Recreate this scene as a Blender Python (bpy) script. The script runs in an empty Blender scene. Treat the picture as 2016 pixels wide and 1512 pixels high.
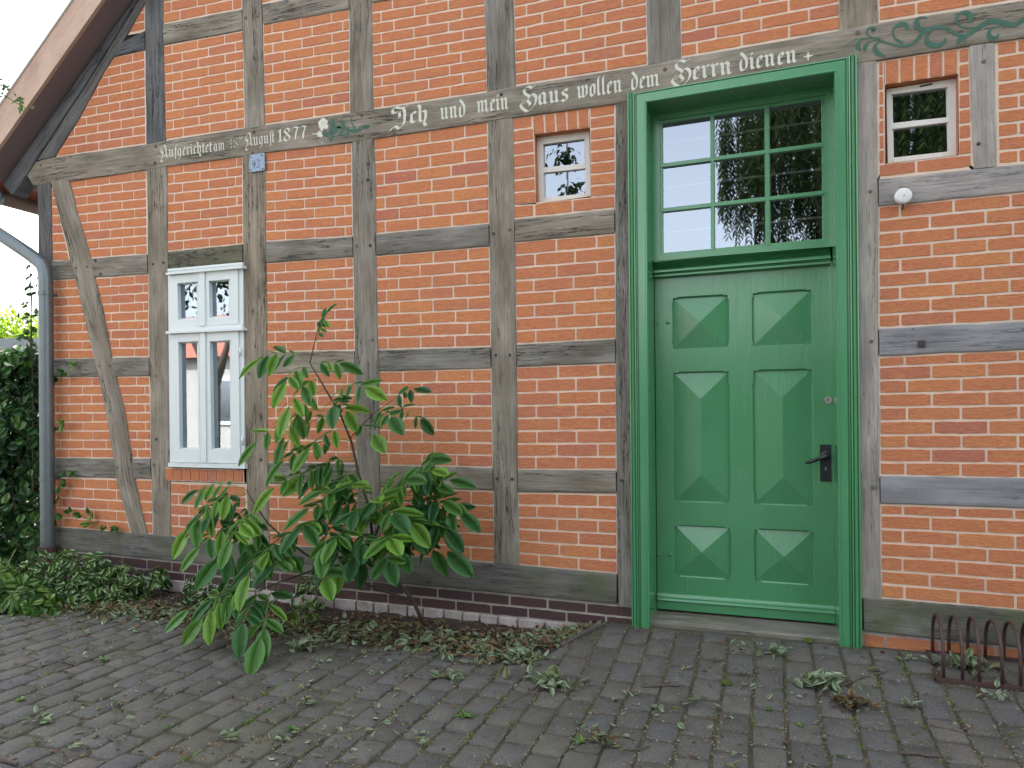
import bpy, math, random
from mathutils import Vector, noise
sc = bpy.context.scene
rng = random.Random(7)
# ------------------------------------------------------------------ camera
FX = 1398.0; TH = math.atan(FX/3900); SR = .0087; CR = math.sqrt(1-SR*SR)
_st, _ct = math.sin(TH), math.cos(TH)
_R = Vector((_ct, _st, 0)); _F = Vector((-_st, _ct, 0)); _U = Vector((0, 0, 1))
_cr = CR*_R - SR*_U; _cu = CR*_U + SR*_R
CAM = Vector((0, -4.45, 1.30)); PY = 811.0
cd = bpy.data.cameras.new('camera'); cam = bpy.data.objects.new('camera', cd)
sc.collection.objects.link(cam); sc.camera = cam
cd.sensor_fit = 'HORIZONTAL'; cd.sensor_width = 36; cd.lens = FX/2016*36
cd.shift_y = (PY-756)/2016; cd.clip_start = .05; cd.clip_end = 500
from mathutils import Matrix
m = Matrix((( _cr.x, _cu.x, -_F.x, CAM.x), (_cr.y, _cu.y, -_F.y, CAM.y), (_cr.z, _cu.z, -_F.z, CAM.z), (0, 0, 0, 1)))
cam.matrix_world = m
# ------------------------------------------------------------------ light
SUN_EL = math.radians(50); SUN_AZ = math.radians(-14)   # azimuth from +y (behind the house), negative = towards -x
w = bpy.data.worlds.new('World'); sc.world = w; w.use_nodes = True
nt = w.node_tree; nt.nodes.clear()
out = nt.nodes.new('ShaderNodeOutputWorld'); bg = nt.nodes.new('ShaderNodeBackground')
sky = nt.nodes.new('ShaderNodeTexSky'); sky.sky_type = 'NISHITA'; sky.sun_disc = False
sky.sun_elevation = SUN_EL; sky.sun_rotation = SUN_AZ
sky.air_density = 1.3; sky.dust_density = 4.0; sky.ozone_density = 1.0; sky.altitude = 0
hs = nt.nodes.new('ShaderNodeHueSaturation'); hs.inputs['Saturation'].default_value = .34
bg.inputs['Strength'].default_value = .15
nt.links.new(sky.outputs[0], hs.inputs['Color']); nt.links.new(hs.outputs[0], bg.inputs[0]); nt.links.new(bg.outputs[0], out.inputs[0])
sl = bpy.data.lights.new('sun', 'SUN'); sun = bpy.data.objects.new('sun', sl); sc.collection.objects.link(sun)
sl.energy = 3.0; sl.angle = math.radians(.5); sl.color = (1, .95, .86)
sd = Vector((math.sin(SUN_AZ)*math.cos(SUN_EL), math.cos(SUN_AZ)*math.cos(SUN_EL), math.sin(SUN_EL)))
sun.rotation_euler = sd.to_track_quat('Z', 'Y').to_euler()
vs = sc.view_settings; vs.view_transform = 'Standard'; vs.look = 'None'; vs.gamma = 1; vs.exposure = 2.35
vs.use_curve_mapping = False
sc.cycles.max_bounces = 8; sc.cycles.transparent_max_bounces = 12
# ------------------------------------------------------------------ px helpers (photo pixel -> point on a real plane)
def ray(px, py):
    return _F + _cr*((px-1008)/FX) + _cu*((PY-py)/FX)
def W(px, py, y=0.0):
    d = ray(px, py); t = (y-CAM.y)/d.y; return CAM + d*t
def xk(y): return lerp(-.965, -1.165, min(1.3, max(0, (-y-.06)/.42)))
def lerp(a, b, t): return a+(b-a)*t
def kerbS(x, y): return 1/(1+math.exp(max(-60, min(60, -(x-xk(y)+.012)/.006))))
def gz(x, y):
    t = min(1, max(0, (-y-.12)/.75)); t = t*t*(3-2*t)
    return -.13 + .10*kerbS(x, y)*(1-t)
def G(px, py):
    z = -.1
    for _ in range(12):
        d = ray(px, py); t = (z-CAM.z)/d.z; p = CAM+d*t; z = .5*z+.5*gz(p.x, p.y)
    return Vector((p.x, p.y, z))
# ------------------------------------------------------------------ mesh helper
class MB:
    def __init__(s): s.v = []; s.f = []; s.uv = []; s.r = []; s.mi = []
    def vert(s, p, uv=(0, 0), r=0.0):
        s.v.append(tuple(p)); s.uv.append(uv); s.r.append(r); return len(s.v)-1
    def face(s, idx, mi=0): s.f.append(tuple(idx)); s.mi.append(mi)
    def poly(s, pts, uvs=None, r=0.0, mi=0):
        b = [s.vert(p, uvs[i] if uvs else (0, 0), r) for i, p in enumerate(pts)]; s.face(b, mi)
    def box(s, lo, hi, r=0., mi=0):
        x0, y0, z0 = lo; x1, y1, z1 = hi
        c = [s.vert(p, (0, 0), r) for p in ((x0,y0,z0),(x1,y0,z0),(x1,y1,z0),(x0,y1,z0),(x0,y0,z1),(x1,y0,z1),(x1,y1,z1),(x0,y1,z1))]
        for q in ((0,3,2,1),(4,5,6,7),(0,1,5,4),(1,2,6,5),(2,3,7,6),(3,0,4,7)): s.face([c[i] for i in q], mi)
    def tube(s, pts, rad, n=8, cap=True, r=0., mi=0, ulen=0.):
        pts = [Vector(p) for p in pts]; rings = []; L = ulen
        rr = rad if isinstance(rad, (list, tuple)) else [rad]*len(pts)
        prev = None
        for i, p in enumerate(pts):
            a = pts[max(0, i-1)]; b = pts[min(len(pts)-1, i+1)]; t = (b-a)
            if t.length < 1e-9: t = Vector((0, 0, 1))
            t.normalize()
            if prev is None:
                h = Vector((0, 0, 1)) if abs(t.z) < .9 else Vector((1, 0, 0)); n1 = t.cross(h).normalized()
            else: n1 = (prev-t*prev.dot(t)); n1 = n1.normalized() if n1.length > 1e-6 else t.orthogonal().normalized()
            prev = n1; n2 = t.cross(n1)
            if i: L += (p-pts[i-1]).length
            rings.append([s.vert(p+(n1*math.cos(2*math.pi*k/n)+n2*math.sin(2*math.pi*k/n))*rr[i], (L, k/n*rr[i]*6.28), r) for k in range(n)])
        for i in range(len(rings)-1):
            for k in range(n): s.face((rings[i][k], rings[i][(k+1) % n], rings[i+1][(k+1) % n], rings[i+1][k]), mi)
        if cap: s.face(rings[0][::-1], mi); s.face(rings[-1], mi)
    def build(s, name, mats, parent=None, smooth=False):
        me = bpy.data.meshes.new(name); me.from_pydata(s.v, [], s.f)
        if not isinstance(mats, (list, tuple)): mats = [mats]
        for mm in mats: me.materials.append(mm)
        me.polygons.foreach_set('material_index', s.mi)
        li = [0]*len(me.loops); me.loops.foreach_get('vertex_index', li)
        ul = me.uv_layers.new(name='UVMap'); fl = []
        for i in li: fl += s.uv[i]
        ul.data.foreach_set('uv', fl)
        at = me.attributes.new('rnd', 'FLOAT', 'POINT'); at.data.foreach_set('value', s.r)
        if smooth: me.polygons.foreach_set('use_smooth', [True]*len(me.polygons))
        me.update(); o = bpy.data.objects.new(name, me); sc.collection.objects.link(o)
        if parent is not None:
            o.parent = parent; o.matrix_parent_inverse = pinv(parent)
        return o
def wmat(o):
    mm = Matrix.Translation(o.location)
    return (wmat(o.parent) @ o.matrix_parent_inverse @ mm) if o.parent else mm
def pinv(p): return wmat(p).inverted()
def tag(o, label=None, cat=None, group=None, kind=None):
    if label: o['label'] = label
    if cat: o['category'] = cat
    if group: o['group'] = group
    if kind: o['kind'] = kind
    return o
def empty(name, loc, label, cat, group=None):
    o = bpy.data.objects.new(name, None); sc.collection.objects.link(o); o.location = loc
    o.empty_display_size = .1
    return tag(o, label, cat, group)
# ------------------------------------------------------------------ materials
def mat(name):
    mm = bpy.data.materials.new(name); mm.use_nodes = True; t = mm.node_tree
    return mm, t, t.nodes['Principled BSDF']
def N(t, typ, **kw):
    n = t.nodes.new(typ)
    for k, v in kw.items():
        if k in n.inputs: n.inputs[k].default_value = v
        else: setattr(n, k, v)
    return n
def L(t, a, b): t.links.new(a, b)
def ramp(t, fac, stops):
    r = t.nodes.new('ShaderNodeValToRGB'); cr = r.color_ramp
    while len(cr.elements) > 1: cr.elements.remove(cr.elements[-1])
    cr.elements[0].position = stops[0][0]; cr.elements[0].color = (*stops[0][1], 1)
    for p, c in stops[1:]:
        e = cr.elements.new(p); e.color = (*c, 1)
    L(t, fac, r.inputs[0]); return r.outputs[0]
def g1(v): return (v, v, v)
def mix(t, fac, a, b, mode='MIX'):
    n = t.nodes.new('ShaderNodeMix'); n.data_type = 'RGBA'; n.blend_type = mode
    for s, v in ((n.inputs[0], fac), (n.inputs[6], a), (n.inputs[7], b)):
        if hasattr(v, 'is_linked') or isinstance(v, bpy.types.NodeSocket): L(t, v, s)
        elif isinstance(v, tuple): s.default_value = (*v, 1)
        else: s.default_value = v
    return n.outputs[2]
def tex(t, co, scale, typ='ShaderNodeTexNoise', detail=4, rough=.6, vec_scale=None, dist=0):
    src = co
    if vec_scale:
        mp = N(t, 'ShaderNodeMapping'); mp.inputs['Scale'].default_value = vec_scale; L(t, co, mp.inputs[0]); src = mp.outputs[0]
    n = N(t, typ, Scale=scale)
    if typ == 'ShaderNodeTexNoise': n.inputs['Detail'].default_value = detail; n.inputs['Roughness'].default_value = rough; n.inputs['Distortion'].default_value = dist
    L(t, src, n.inputs['Vector']); return n
def bump(t, b, h, strength=.5, dist=.005, nrm=None):
    n = N(t, 'ShaderNodeBump', Strength=strength, Distance=dist); L(t, h, n.inputs['Height'])
    if nrm: L(t, nrm, n.inputs['Normal'])
    if b is not None: L(t, n.outputs[0], b.inputs['Normal'])
    return n.outputs[0]
def objco(t): return N(t, 'ShaderNodeTexCoord').outputs['Object']
def geopos(t): return N(t, 'ShaderNodeNewGeometry').outputs['Position']
def attr(t): 
    a = N(t, 'ShaderNodeAttribute'); a.attribute_name = 'rnd'; return a.outputs['Fac']

def m_brick(dark=False):
    mm, t, b = mat('klinker' if dark else 'brick'); P = geopos(t); a = attr(t)
    if dark:
        base = ramp(t, a, [(0, (.030, .022, .032)), (.35, (.05, .026, .034)), (.7, (.085, .032, .034)), (.92, (.035, .026, .036)), (.95, (.095, .09, .055)), (1, (.09, .085, .05))])
        n = tex(t, P, 60); col = mix(t, .35, base, ramp(t, n.outputs[0], [(.3, g1(.02)), (.7, (.12, .08, .07))]))
        L(t, col, b.inputs['Base Color']); b.inputs['Roughness'].default_value = .42
        bump(t, b, n.outputs[0], .25, .002); return mm
    base = ramp(t, a, [(0, (.49, .182, .11)), (.3, (.54, .206, .106)), (.6, (.55, .208, .10)), (.85, (.59, .24, .105)), (1, (.48, .175, .115))])
    n1 = tex(t, P, 9, detail=5, vec_scale=(1, 1, 2.2)); yel = ramp(t, n1.outputs[0], [(.52, g1(0)), (.72, g1(1))])
    c1 = mix(t, yel, base, (.62, .29, .095))
    sc1 = t.nodes.new('ShaderNodeMath'); sc1.operation = 'MULTIPLY'; L(t, yel, sc1.inputs[0]); sc1.inputs[1].default_value = .55
    L(t, sc1.outputs[0], c1.node.inputs[0])
    n2 = tex(t, P, 34, detail=6, rough=.7); c2 = mix(t, .5, c1, ramp(t, n2.outputs[0], [(.3, (.76, .72, .7)), (.52, (1, 1, 1)), (.8, (1.12, 1.12, 1.1))]), 'MULTIPLY')
    n3 = tex(t, P, 190, detail=2); pit = ramp(t, n3.outputs[0], [(.27, g1(.55)), (.36, g1(1))])
    c3 = mix(t, .8, c2, pit, 'MULTIPLY')
    n4 = tex(t, P, 2.1, detail=5); c4 = mix(t, ramp(t, n4.outputs[0], [(.52, g1(0)), (.78, g1(.3))]), c3, (.44, .20, .13))
    n6 = tex(t, P, 60, detail=3, vec_scale=(1, 1, 1)); wh = ramp(t, n6.outputs[0], [(.73, g1(0)), (.78, g1(.35))])
    c5 = mix(t, wh, c4, (.65, .5, .42))
    L(t, c5, b.inputs['Base Color']); b.inputs['Roughness'].default_value = .9; b.inputs['Specular IOR Level'].default_value = .1
    n5 = tex(t, P, 55, detail=7, rough=.72, vec_scale=(1, 1, 1.8)); v = tex(t, P, 26, 'ShaderNodeTexVoronoi', vec_scale=(1, 1, 1.7))
    nn = bump(t, None, v.outputs['Distance'], .4, .006); nn = bump(t, None, n5.outputs[0], .9, .011, nn)
    pv = tex(t, P, 42, 'ShaderNodeTexVoronoi', vec_scale=(1, 1, 1.5)); pg_ = tex(t, P, 16, detail=3); pr = ramp(t, pv.outputs['Distance'], [(.07, g1(1)), (.16, g1(0))]); gg = ramp(t, pg_.outputs[0], [(.52, g1(0)), (.6, g1(1))])
    pm = N(t, 'ShaderNodeMath'); pm.operation = 'MULTIPLY'; L(t, pr, pm.inputs[0]); L(t, gg, pm.inputs[1]); bump(t, b, pm.outputs[0], -1, .008, nn)
    L(t, mix(t, pm.outputs[0], c5, (.20, .07, .04)), b.inputs['Base Color'])
    return mm
def m_mortar(col=(.74, .575, .45), name='mortar', dirty=(.56, .43, .335)):
    mm, t, b = mat(name); P = geopos(t)
    n = tex(t, P, 12, detail=6); n2 = tex(t, P, 160, detail=3)
    c = mix(t, ramp(t, n.outputs[0], [(.35, g1(0)), (.75, g1(.7))]), col, dirty)
    c = mix(t, .4, c, ramp(t, n2.outputs[0], [(.35, g1(.7)), (.6, g1(1.05))]), 'MULTIPLY')
    L(t, c, b.inputs['Base Color']); b.inputs['Roughness'].default_value = .95
    bump(t, b, n2.outputs[0], .6, .003); return mm
def m_wood(name, tones, green=0.0, crack=1.0, rot=0.0):
    mm, t, b = mat(name); uv = N(t, 'ShaderNodeUVMap').outputs[0]; P = geopos(t); a = attr(t)
    nb = tex(t, uv, 2.2, detail=4, vec_scale=(1, 3, 1)); fine = tex(t, uv, 30, detail=6, rough=.7, vec_scale=(.14, 3.2, 1), dist=.6)
    med = tex(t, uv, 9, detail=4, vec_scale=(.16, 2.6, 1), dist=1.2)
    c = ramp(t, nb.outputs[0], [(.3, tones[0]), (.5, tones[1]), (.72, tones[2])])
    ta = mix(t, .9, c, ramp(t, a, [(0, (.76, .78, .82)), (.5, (1, 1, 1)), (1, (1.25, 1.14, 1.0))]), 'MULTIPLY')
    c = mix(t, .3+.45*crack, ta, ramp(t, fine.outputs[0], [(.28, g1(.5)), (.5, g1(.98)), (.75, g1(1.3))]), 'MULTIPLY')
    c = mix(t, .55*crack, c, ramp(t, med.outputs[0], [(.35, g1(.62)), (.6, g1(1.1))]), 'MULTIPLY')
    sp = tex(t, P, 46, detail=3, rough=.5); c = mix(t, ramp(t, sp.outputs[0], [(.68, g1(0)), (.78, g1(.18))]), c, (.48, .47, .45))
    # fine drying cracks across and along the grain
    cr = N(t, 'ShaderNodeTexNoise', Scale=3.0); cr.inputs['Detail'].default_value = 6; cr.inputs['Roughness'].default_value = .62
    mp = N(t, 'ShaderNodeMapping'); mp.inputs['Scale'].default_value = (.30, 5.5, 1); L(t, uv, mp.inputs[0]); L(t, mp.outputs[0], cr.inputs['Vector'])
    ab = N(t, 'ShaderNodeMath'); ab.operation = 'SUBTRACT'; L(t, cr.outputs[0], ab.inputs[0]); ab.inputs[1].default_value = .5
    ab2 = N(t, 'ShaderNodeMath'); ab2.operation = 'ABSOLUTE'; L(t, ab.outputs[0], ab2.inputs[0])
    gate = tex(t, uv, 1.6, detail=2, vec_scale=(.7, 2, 1)); gm = ramp(t, gate.outputs[0], [(.47, g1(0)), (.53, g1(1))])
    ck = ramp(t, ab2.outputs[0], [(.0, g1(1)), (.005, g1(.85)), (.013, g1(0))])
    ckm = N(t, 'ShaderNodeMath'); ckm.operation = 'MULTIPLY'; L(t, ck, ckm.inputs[0]); L(t, gm, ckm.inputs[1])
    ckx = N(t, 'ShaderNodeMath'); ckx.operation = 'MULTIPLY'; L(t, ckm.outputs[0], ckx.inputs[0]); ckx.inputs[1].default_value = crack; ckm = ckx
    c = mix(t, ckm.outputs[0], c, (.012, .011, .012))
    # worm holes / nail holes
    vo = tex(t, uv, 15, 'ShaderNodeTexVoronoi', vec_scale=(1, 1.5, 1)); vg = tex(t, uv, 3.1, detail=2)
    hol = ramp(t, vo.outputs['Distance'], [(.05, g1(1)), (.085, g1(0))]); hg = ramp(t, vg.outputs[0], [(.56, g1(0)), (.6, g1(1))])
    hm = N(t, 'ShaderNodeMath'); hm.operation = 'MULTIPLY'; L(t, hol, hm.inputs[0]); L(t, hg, hm.inputs[1])
    c = mix(t, hm.outputs[0], c, (.015, .013, .012))
    ru = tex(t, uv, 1.7, detail=5, vec_scale=(1, 3.5, 1)); c = mix(t, ramp(t, ru.outputs[0], [(.6, g1(0)), (.75, g1(.45))]), c, (.22, .14, .09))
    if green:
        ng = tex(t, P, 2.6, detail=6, rough=.65); c = mix(t, ramp(t, ng.outputs[0], [(.46, g1(0)), (.68, g1(green))]), c, (.085, .10, .04))
    if rot:
        nr = tex(t, P, 24, detail=6, rough=.7, vec_scale=(.6, 1, 1.6)); c = mix(t, ramp(t, nr.outputs[0], [(.56, g1(0)), (.62, g1(rot))]), c, (.02, .018, .016))
    L(t, c, b.inputs['Base Color']); b.inputs['Roughness'].default_value = .86; b.inputs['Specular IOR Level'].default_value = .15
    nn = bump(t, None, ckm.outputs[0], -.8, .004); nn = bump(t, None, fine.outputs[0], .55, .003, nn); nn = bump(t, None, med.outputs[0], .3, .004, nn)
    L(t, nn, b.inputs['Normal']); return mm
def m_paint(name, col, rough=.28, brush=(1, 1, 1), bs=.35, worn=None, coat=.0, var=.15):
    mm, t, b = mat(name); P = geopos(t)
    n = tex(t, P, 14, detail=6, rough=.65, vec_scale=brush); n2 = tex(t, P, 3, detail=3)
    dk = tuple(c*(1-var) for c in col); lt = tuple(min(1, c*(1+var)) for c in col)
    c = mix(t, n2.outputs[0], dk, lt)
    if worn:
        n3 = tex(t, P, 38, detail=6, rough=.75); c = mix(t, ramp(t, n3.outputs[0], [(worn[0], g1(0)), (worn[0]+.03, g1(1))]), c, worn[1])
    L(t, c, b.inputs['Base Color'])
    L(t, ramp(t, n.outputs[0], [(.3, g1(rough*.75)), (.75, g1(min(1, rough*1.5)))]), b.inputs['Roughness'])
    b.inputs['Coat Weight'].default_value = coat; b.inputs['Coat Roughness'].default_value = .22
    bump(t, b, n.outputs[0], bs, .0022); return mm
def m_plain(name, col, rough=.6, metal=0, bs=.2, ns=40, var=.2):
    mm, t, b = mat(name); P = geopos(t); n = tex(t, P, ns, detail=5)
    L(t, mix(t, n.outputs[0], tuple(c*(1-var) for c in col), tuple(min(1, c*(1+var)) for c in col)), b.inputs['Base Color'])
    b.inputs['Roughness'].default_value = rough; b.inputs['Metallic'].default_value = metal
    bump(t, b, n.outputs[0], bs, .002); return mm
def m_glass(name='glass', wave=.0, k=.34, tint=(.75, .8, .8)):
    mm, t, b = mat(name); t.nodes.remove(b); P = geopos(t); o = t.nodes['Material Output']
    gl = N(t, 'ShaderNodeBsdfGlossy'); gl.inputs['Roughness'].default_value = .015; gl.inputs['Color'].default_value = (.80, .88, 1, 1)  # bluish gloss colour stands in for blue sky in the reflections
    tr = N(t, 'ShaderNodeBsdfTransparent'); tr.inputs['Color'].default_value = (*tint, 1)
    lw = N(t, 'ShaderNodeLayerWeight', Blend=.35); mx = N(t, 'ShaderNodeMixShader')
    ma = N(t, 'ShaderNodeMath'); ma.operation = 'MULTIPLY_ADD'; L(t, lw.outputs['Fresnel'], ma.inputs[0]); ma.inputs[1].default_value = .6; ma.inputs[2].default_value = k
    ma.use_clamp = True
    L(t, ma.outputs[0], mx.inputs[0]); L(t, tr.outputs[0], mx.inputs[1]); L(t, gl.outputs[0], mx.inputs[2]); L(t, mx.outputs[0], o.inputs[0])
    if wave:
        n = tex(t, P, 5.5, detail=2, rough=.4, vec_scale=(1, 1, .5), dist=1.0); bn = bump(t, None, n.outputs[0], wave, .004); L(t, bn, gl.inputs['Normal'])
    return mm
def m_leaf(name, tones, vein=(.2, .34, .12), border=None, trans=.35, rough=.42, spec=.4):
    mm, t, b = mat(name); o = t.nodes['Material Output']; a = attr(t); uv = N(t, 'ShaderNodeUVMap').outputs[0]
    sx = N(t, 'ShaderNodeSeparateXYZ'); L(t, uv, sx.inputs[0])
    c = ramp(t, a, [(i/(len(tones)-1), x) for i, x in enumerate(tones)])
    au = N(t, 'ShaderNodeMath'); au.operation = 'ABSOLUTE'; L(t, sx.outputs[0], au.inputs[0])
    # side veins: v - .35|u| repeated
    m1 = N(t, 'ShaderNodeMath'); m1.operation = 'MULTIPLY_ADD'; L(t, au.outputs[0], m1.inputs[0]); m1.inputs[1].default_value = -.22; L(t, sx.outputs[1], m1.inputs[2])
    m2 = N(t, 'ShaderNodeMath'); m2.operation = 'MULTIPLY'; L(t, m1.outputs[0], m2.inputs[0]); m2.inputs[1].default_value = 11
    m3 = N(t, 'ShaderNodeMath'); m3.operation = 'FRACT'; L(t, m2.outputs[0], m3.inputs[0])
    sv = ramp(t, m3.outputs[0], [(.0, g1(.32)), (.08, g1(0)), (.92, g1(0)), (1, g1(.32))])
    mv = ramp(t, au.outputs[0], [(.02, g1(.8)), (.07, g1(0))])
    c = mix(t, sv, c, vein); c = mix(t, mv, c, vein)
    if border:
        n = tex(t, uv, 3, detail=3); ad = N(t, 'ShaderNodeMath'); ad.operation = 'MULTIPLY_ADD'; L(t, n.outputs[0], ad.inputs[0]); ad.inputs[1].default_value = .35; L(t, au.outputs[0], ad.inputs[2])
        c = mix(t, ramp(t, ad.outputs[0], [(.99, g1(0)), (1.06, g1(1))]), c, border)
    L(t, c, b.inputs['Base Color']); b.inputs['Roughness'].default_value = rough; b.inputs['Specular IOR Level'].default_value = spec
    hsum = N(t, 'ShaderNodeMath'); hsum.operation = 'ADD'; L(t, sv, hsum.inputs[0]); L(t, mv, hsum.inputs[1])
    bump(t, b, hsum.outputs[0], -.5, .002)
    tl = N(t, 'ShaderNodeBsdfTranslucent'); L(t, mix(t, .75, c, (1.0, 1.25, .25), 'MULTIPLY'), tl.inputs['Color'])
    sc2 = N(t, 'ShaderNodeMixShader'); sc2.inputs[0].default_value = trans
    L(t, b.outputs[0], sc2.inputs[1]); L(t, tl.outputs[0], sc2.inputs[2]); L(t, sc2.outputs[0], o.inputs[0]); return mm

M = {}
M['brick'] = m_brick(); M['klinker'] = m_brick(True)
M['mortar'] = m_mortar(); M['mortar_grey'] = m_mortar((.40, .37, .33), 'mortar_grey', (.24, .22, .2))
M['whitewash'] = m_mortar((.46, .43, .41), 'whitewash', (.20, .10, .09))
M['wood'] = m_wood('weathered_oak', [(.14, .126, .102), (.215, .197, .165), (.315, .293, .255)], crack=1.0)
M['wood_grey'] = m_wood('silver_oak', [(.20, .195, .195), (.27, .265, .265), (.36, .352, .35)], crack=.55)
M['wood_sill'] = m_wood('mossy_oak', [(.12, .115, .10), (.18, .17, .15), (.26, .25, .22)], green=.65, crack=.8)
M['wood_rot'] = m_wood('rotten_oak', [(.10, .095, .07), (.155, .145, .105), (.22, .205, .155)], green=.5, rot=.95)
M['wood_dark'] = m_wood('dark_oak', [(.07, .075, .08), (.11, .115, .12), (.16, .165, .17)])  # darker, cooler tones than the other oak
M['board'] = m_wood('pine_board', [(.42, .29, .23), (.50, .36, .28), (.58, .43, .34)], crack=.12)
M['soffit'] = m_wood('stained_board', [(.26, .18, .185), (.32, .225, .225), (.38, .27, .265)], crack=.2)
M['green_v'] = m_paint('green_gloss_upright', (.066, .25, .108), .21, (2.6, 2.6, .22), .9, coat=.6, worn=(.70, (.15, .38, .25)))
M['green_h'] = m_paint('green_gloss_level', (.066, .25, .108), .21, (.22, 2.6, 2.6), .9, coat=.6, worn=(.70, (.15, .38, .25)))
M['white'] = m_paint('white_gloss', (.62, .68, .67), .35, (1, 1, .3), .15, var=.03)
M['oldwhite'] = m_paint('old_white_paint', (.62, .60, .55), .55, (1, 1, 1), .5, worn=(.66, (.30, .26, .2)))
M['glass_old'] = m_glass('old_glass', .05, .24); M['glass_new'] = m_glass('new_glass', .02, .40)
M['zinc'] = m_plain('zinc', (.15, .175, .185), .42, .6, .1, 9, .18)
M['brownpipe'] = m_plain('copper_brown', (.20, .13, .11), .5, .3)
M['black'] = m_plain('black_iron', (.012, .013, .016), .38)
M['rust'] = m_plain('rusty_steel', (.075, .042, .038), .62, .35, .5, 60, .5)
M['bolt'] = m_plain('dark_bolt', (.05, .035, .035), .7)
M['peg'] = m_plain('oak_peg', (.13, .11, .09), .85)
M['pegdark'] = m_plain('dark_peg', (.045, .042, .042), .8)
M['chrome'] = m_plain('lock_metal', (.5, .5, .47), .25, 1)
M['plastic'] = m_plain('white_plastic', (.68, .68, .66), .4)
M['dark'] = m_plain('dark_room', (.03, .032, .035), .9)
M['curtain'] = m_plain('pale_curtain', (.6, .55, .48), .9)
M['bar'] = m_plain('pale_bar', (.32, .28, .27), .6)
M['tile'] = m_plain('roof_tile', (.30, .10, .06), .8)
M['render'] = m_plain('white_render', (.72, .70, .66), .9)
M['render_far'] = m_plain('grey_render', (.36, .34, .31), .9)
M['bark'] = m_plain('bark', (.07, .05, .038), .9, 0, .8, 60, .5)
M['stem'] = m_plain('green_stem', (.16, .22, .06), .6)

def m_lettering(name, col, wear):
    mm, t, b = mat(name); o = t.nodes['Material Output']; P = geopos(t)
    n = tex(t, P, 55, detail=6, rough=.75, vec_scale=(1, 1, 1.6)); n2 = tex(t, P, 14, detail=3)
    L(t, mix(t, n2.outputs[0], tuple(c*.8 for c in col), tuple(c*1.1 for c in col)), b.inputs['Base Color']); b.inputs['Roughness'].default_value = .8
    tr = N(t, 'ShaderNodeBsdfTransparent'); mx = N(t, 'ShaderNodeMixShader')
    L(t, ramp(t, n.outputs[0], [(wear, g1(0)), (wear+.05, g1(1))]), mx.inputs[0])
    L(t, b.outputs[0], mx.inputs[1]); L(t, tr.outputs[0], mx.inputs[2]); L(t, mx.outputs[0], o.inputs[0]); return mm
M['letter'] = m_lettering('cream_lettering', (.62, .62, .53), .60)
M['letterfaint'] = m_lettering('faded_lettering', (.50, .52, .46), .50)
M['scroll'] = m_lettering('green_scroll_paint', (.05, .13, .09), .57)
def m_stone():
    mm, t, b = mat('concrete_sett'); P = geopos(t); a = attr(t)
    base = ramp(t, a, [(0, (.074, .069, .060)), (.3, (.092, .087, .077)), (.6, (.104, .099, .088)), (.8, (.086, .085, .083)), (1, (.118, .107, .090))])
    n1 = tex(t, P, 7, detail=5); c = mix(t, .6, base, ramp(t, n1.outputs[0], [(.3, g1(.68)), (.7, g1(1.22))]), 'MULTIPLY')
    n2 = tex(t, P, 260, detail=2); c = mix(t, ramp(t, n2.outputs[0], [(.62, g1(0)), (.68, g1(.8))]), c, (.36, .35, .33))
    n3 = tex(t, P, 190, detail=3); c = mix(t, .5, c, ramp(t, n3.outputs[0], [(.35, g1(.55)), (.55, g1(1.05))]), 'MULTIPLY')
    n4 = tex(t, P, 1.3, detail=4); c = mix(t, ramp(t, n4.outputs[0], [(.52, g1(0)), (.7, g1(.4))]), c, (.085, .085, .05))
    L(t, c, b.inputs['Base Color']); b.inputs['Roughness'].default_value = .88; b.inputs['Specular IOR Level'].default_value = .25
    n5 = tex(t, P, 26, detail=8, rough=.78); nn = bump(t, None, n2.outputs[0], .5, .003); bump(t, b, n5.outputs[0], .9, .008, nn); return mm
M['sett'] = m_stone()
def m_soil(name, c0, c1, c2, s=30):
    mm, t, b = mat(name); P = geopos(t); n = tex(t, P, s, detail=8, rough=.75); n2 = tex(t, P, 1.9, detail=4)
    c = ramp(t, n.outputs[0], [(.3, c0), (.52, c1), (.72, c2)]); c = mix(t, ramp(t, n2.outputs[0], [(.5, g1(0)), (.68, g1(.5))]), c, (.06, .075, .02))
    L(t, c, b.inputs['Base Color']); b.inputs['Roughness'].default_value = .97; bump(t, b, n.outputs[0], 1, .012); return mm
M['joint'] = m_soil('joint_soil', (.025, .022, .014), (.07, .062, .036), (.20, .17, .11), 110)
M['soil'] = m_soil('bed_soil', (.012, .009, .007), (.035, .024, .018), (.09, .06, .045), 45)
M['asphalt'] = m_soil('asphalt', (.04, .04, .04), (.06, .06, .058), (.09, .09, .085), 60)
M['walnut'] = m_leaf('walnut_leaf', [(.03, .105, .034), (.045, .15, .045), (.075, .205, .055), (.11, .26, .045), (.18, .36, .05)], (.13, .29, .09), trans=.42, rough=.36, spec=.35)
M['ivy'] = m_leaf('ivy_leaf', [(.012, .04, .018), (.022, .065, .024), (.035, .10, .03), (.08, .17, .035)], (.07, .14, .05), trans=.2)
M['varieg'] = m_leaf('variegated_leaf', [(.035, .095, .035), (.07, .16, .05), (.12, .23, .06)], (.14, .25, .1), border=(.46, .5, .28), trans=.3)
M['cover'] = m_leaf('cover_leaf', [(.035, .10, .028), (.065, .16, .04), (.12, .23, .05), (.23, .32, .07)], (.14, .24, .08), trans=.3)
M['tree'] = m_leaf('tree_leaf', [(.008, .018, .007), (.016, .03, .01), (.035, .05, .014)], (.025, .04, .015), trans=.2, rough=.8, spec=.03)
M['bright'] = m_leaf('lime_leaf', [(.16, .26, .03), (.24, .34, .04), (.34, .42, .06)], (.3, .4, .1), trans=.45)
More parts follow.
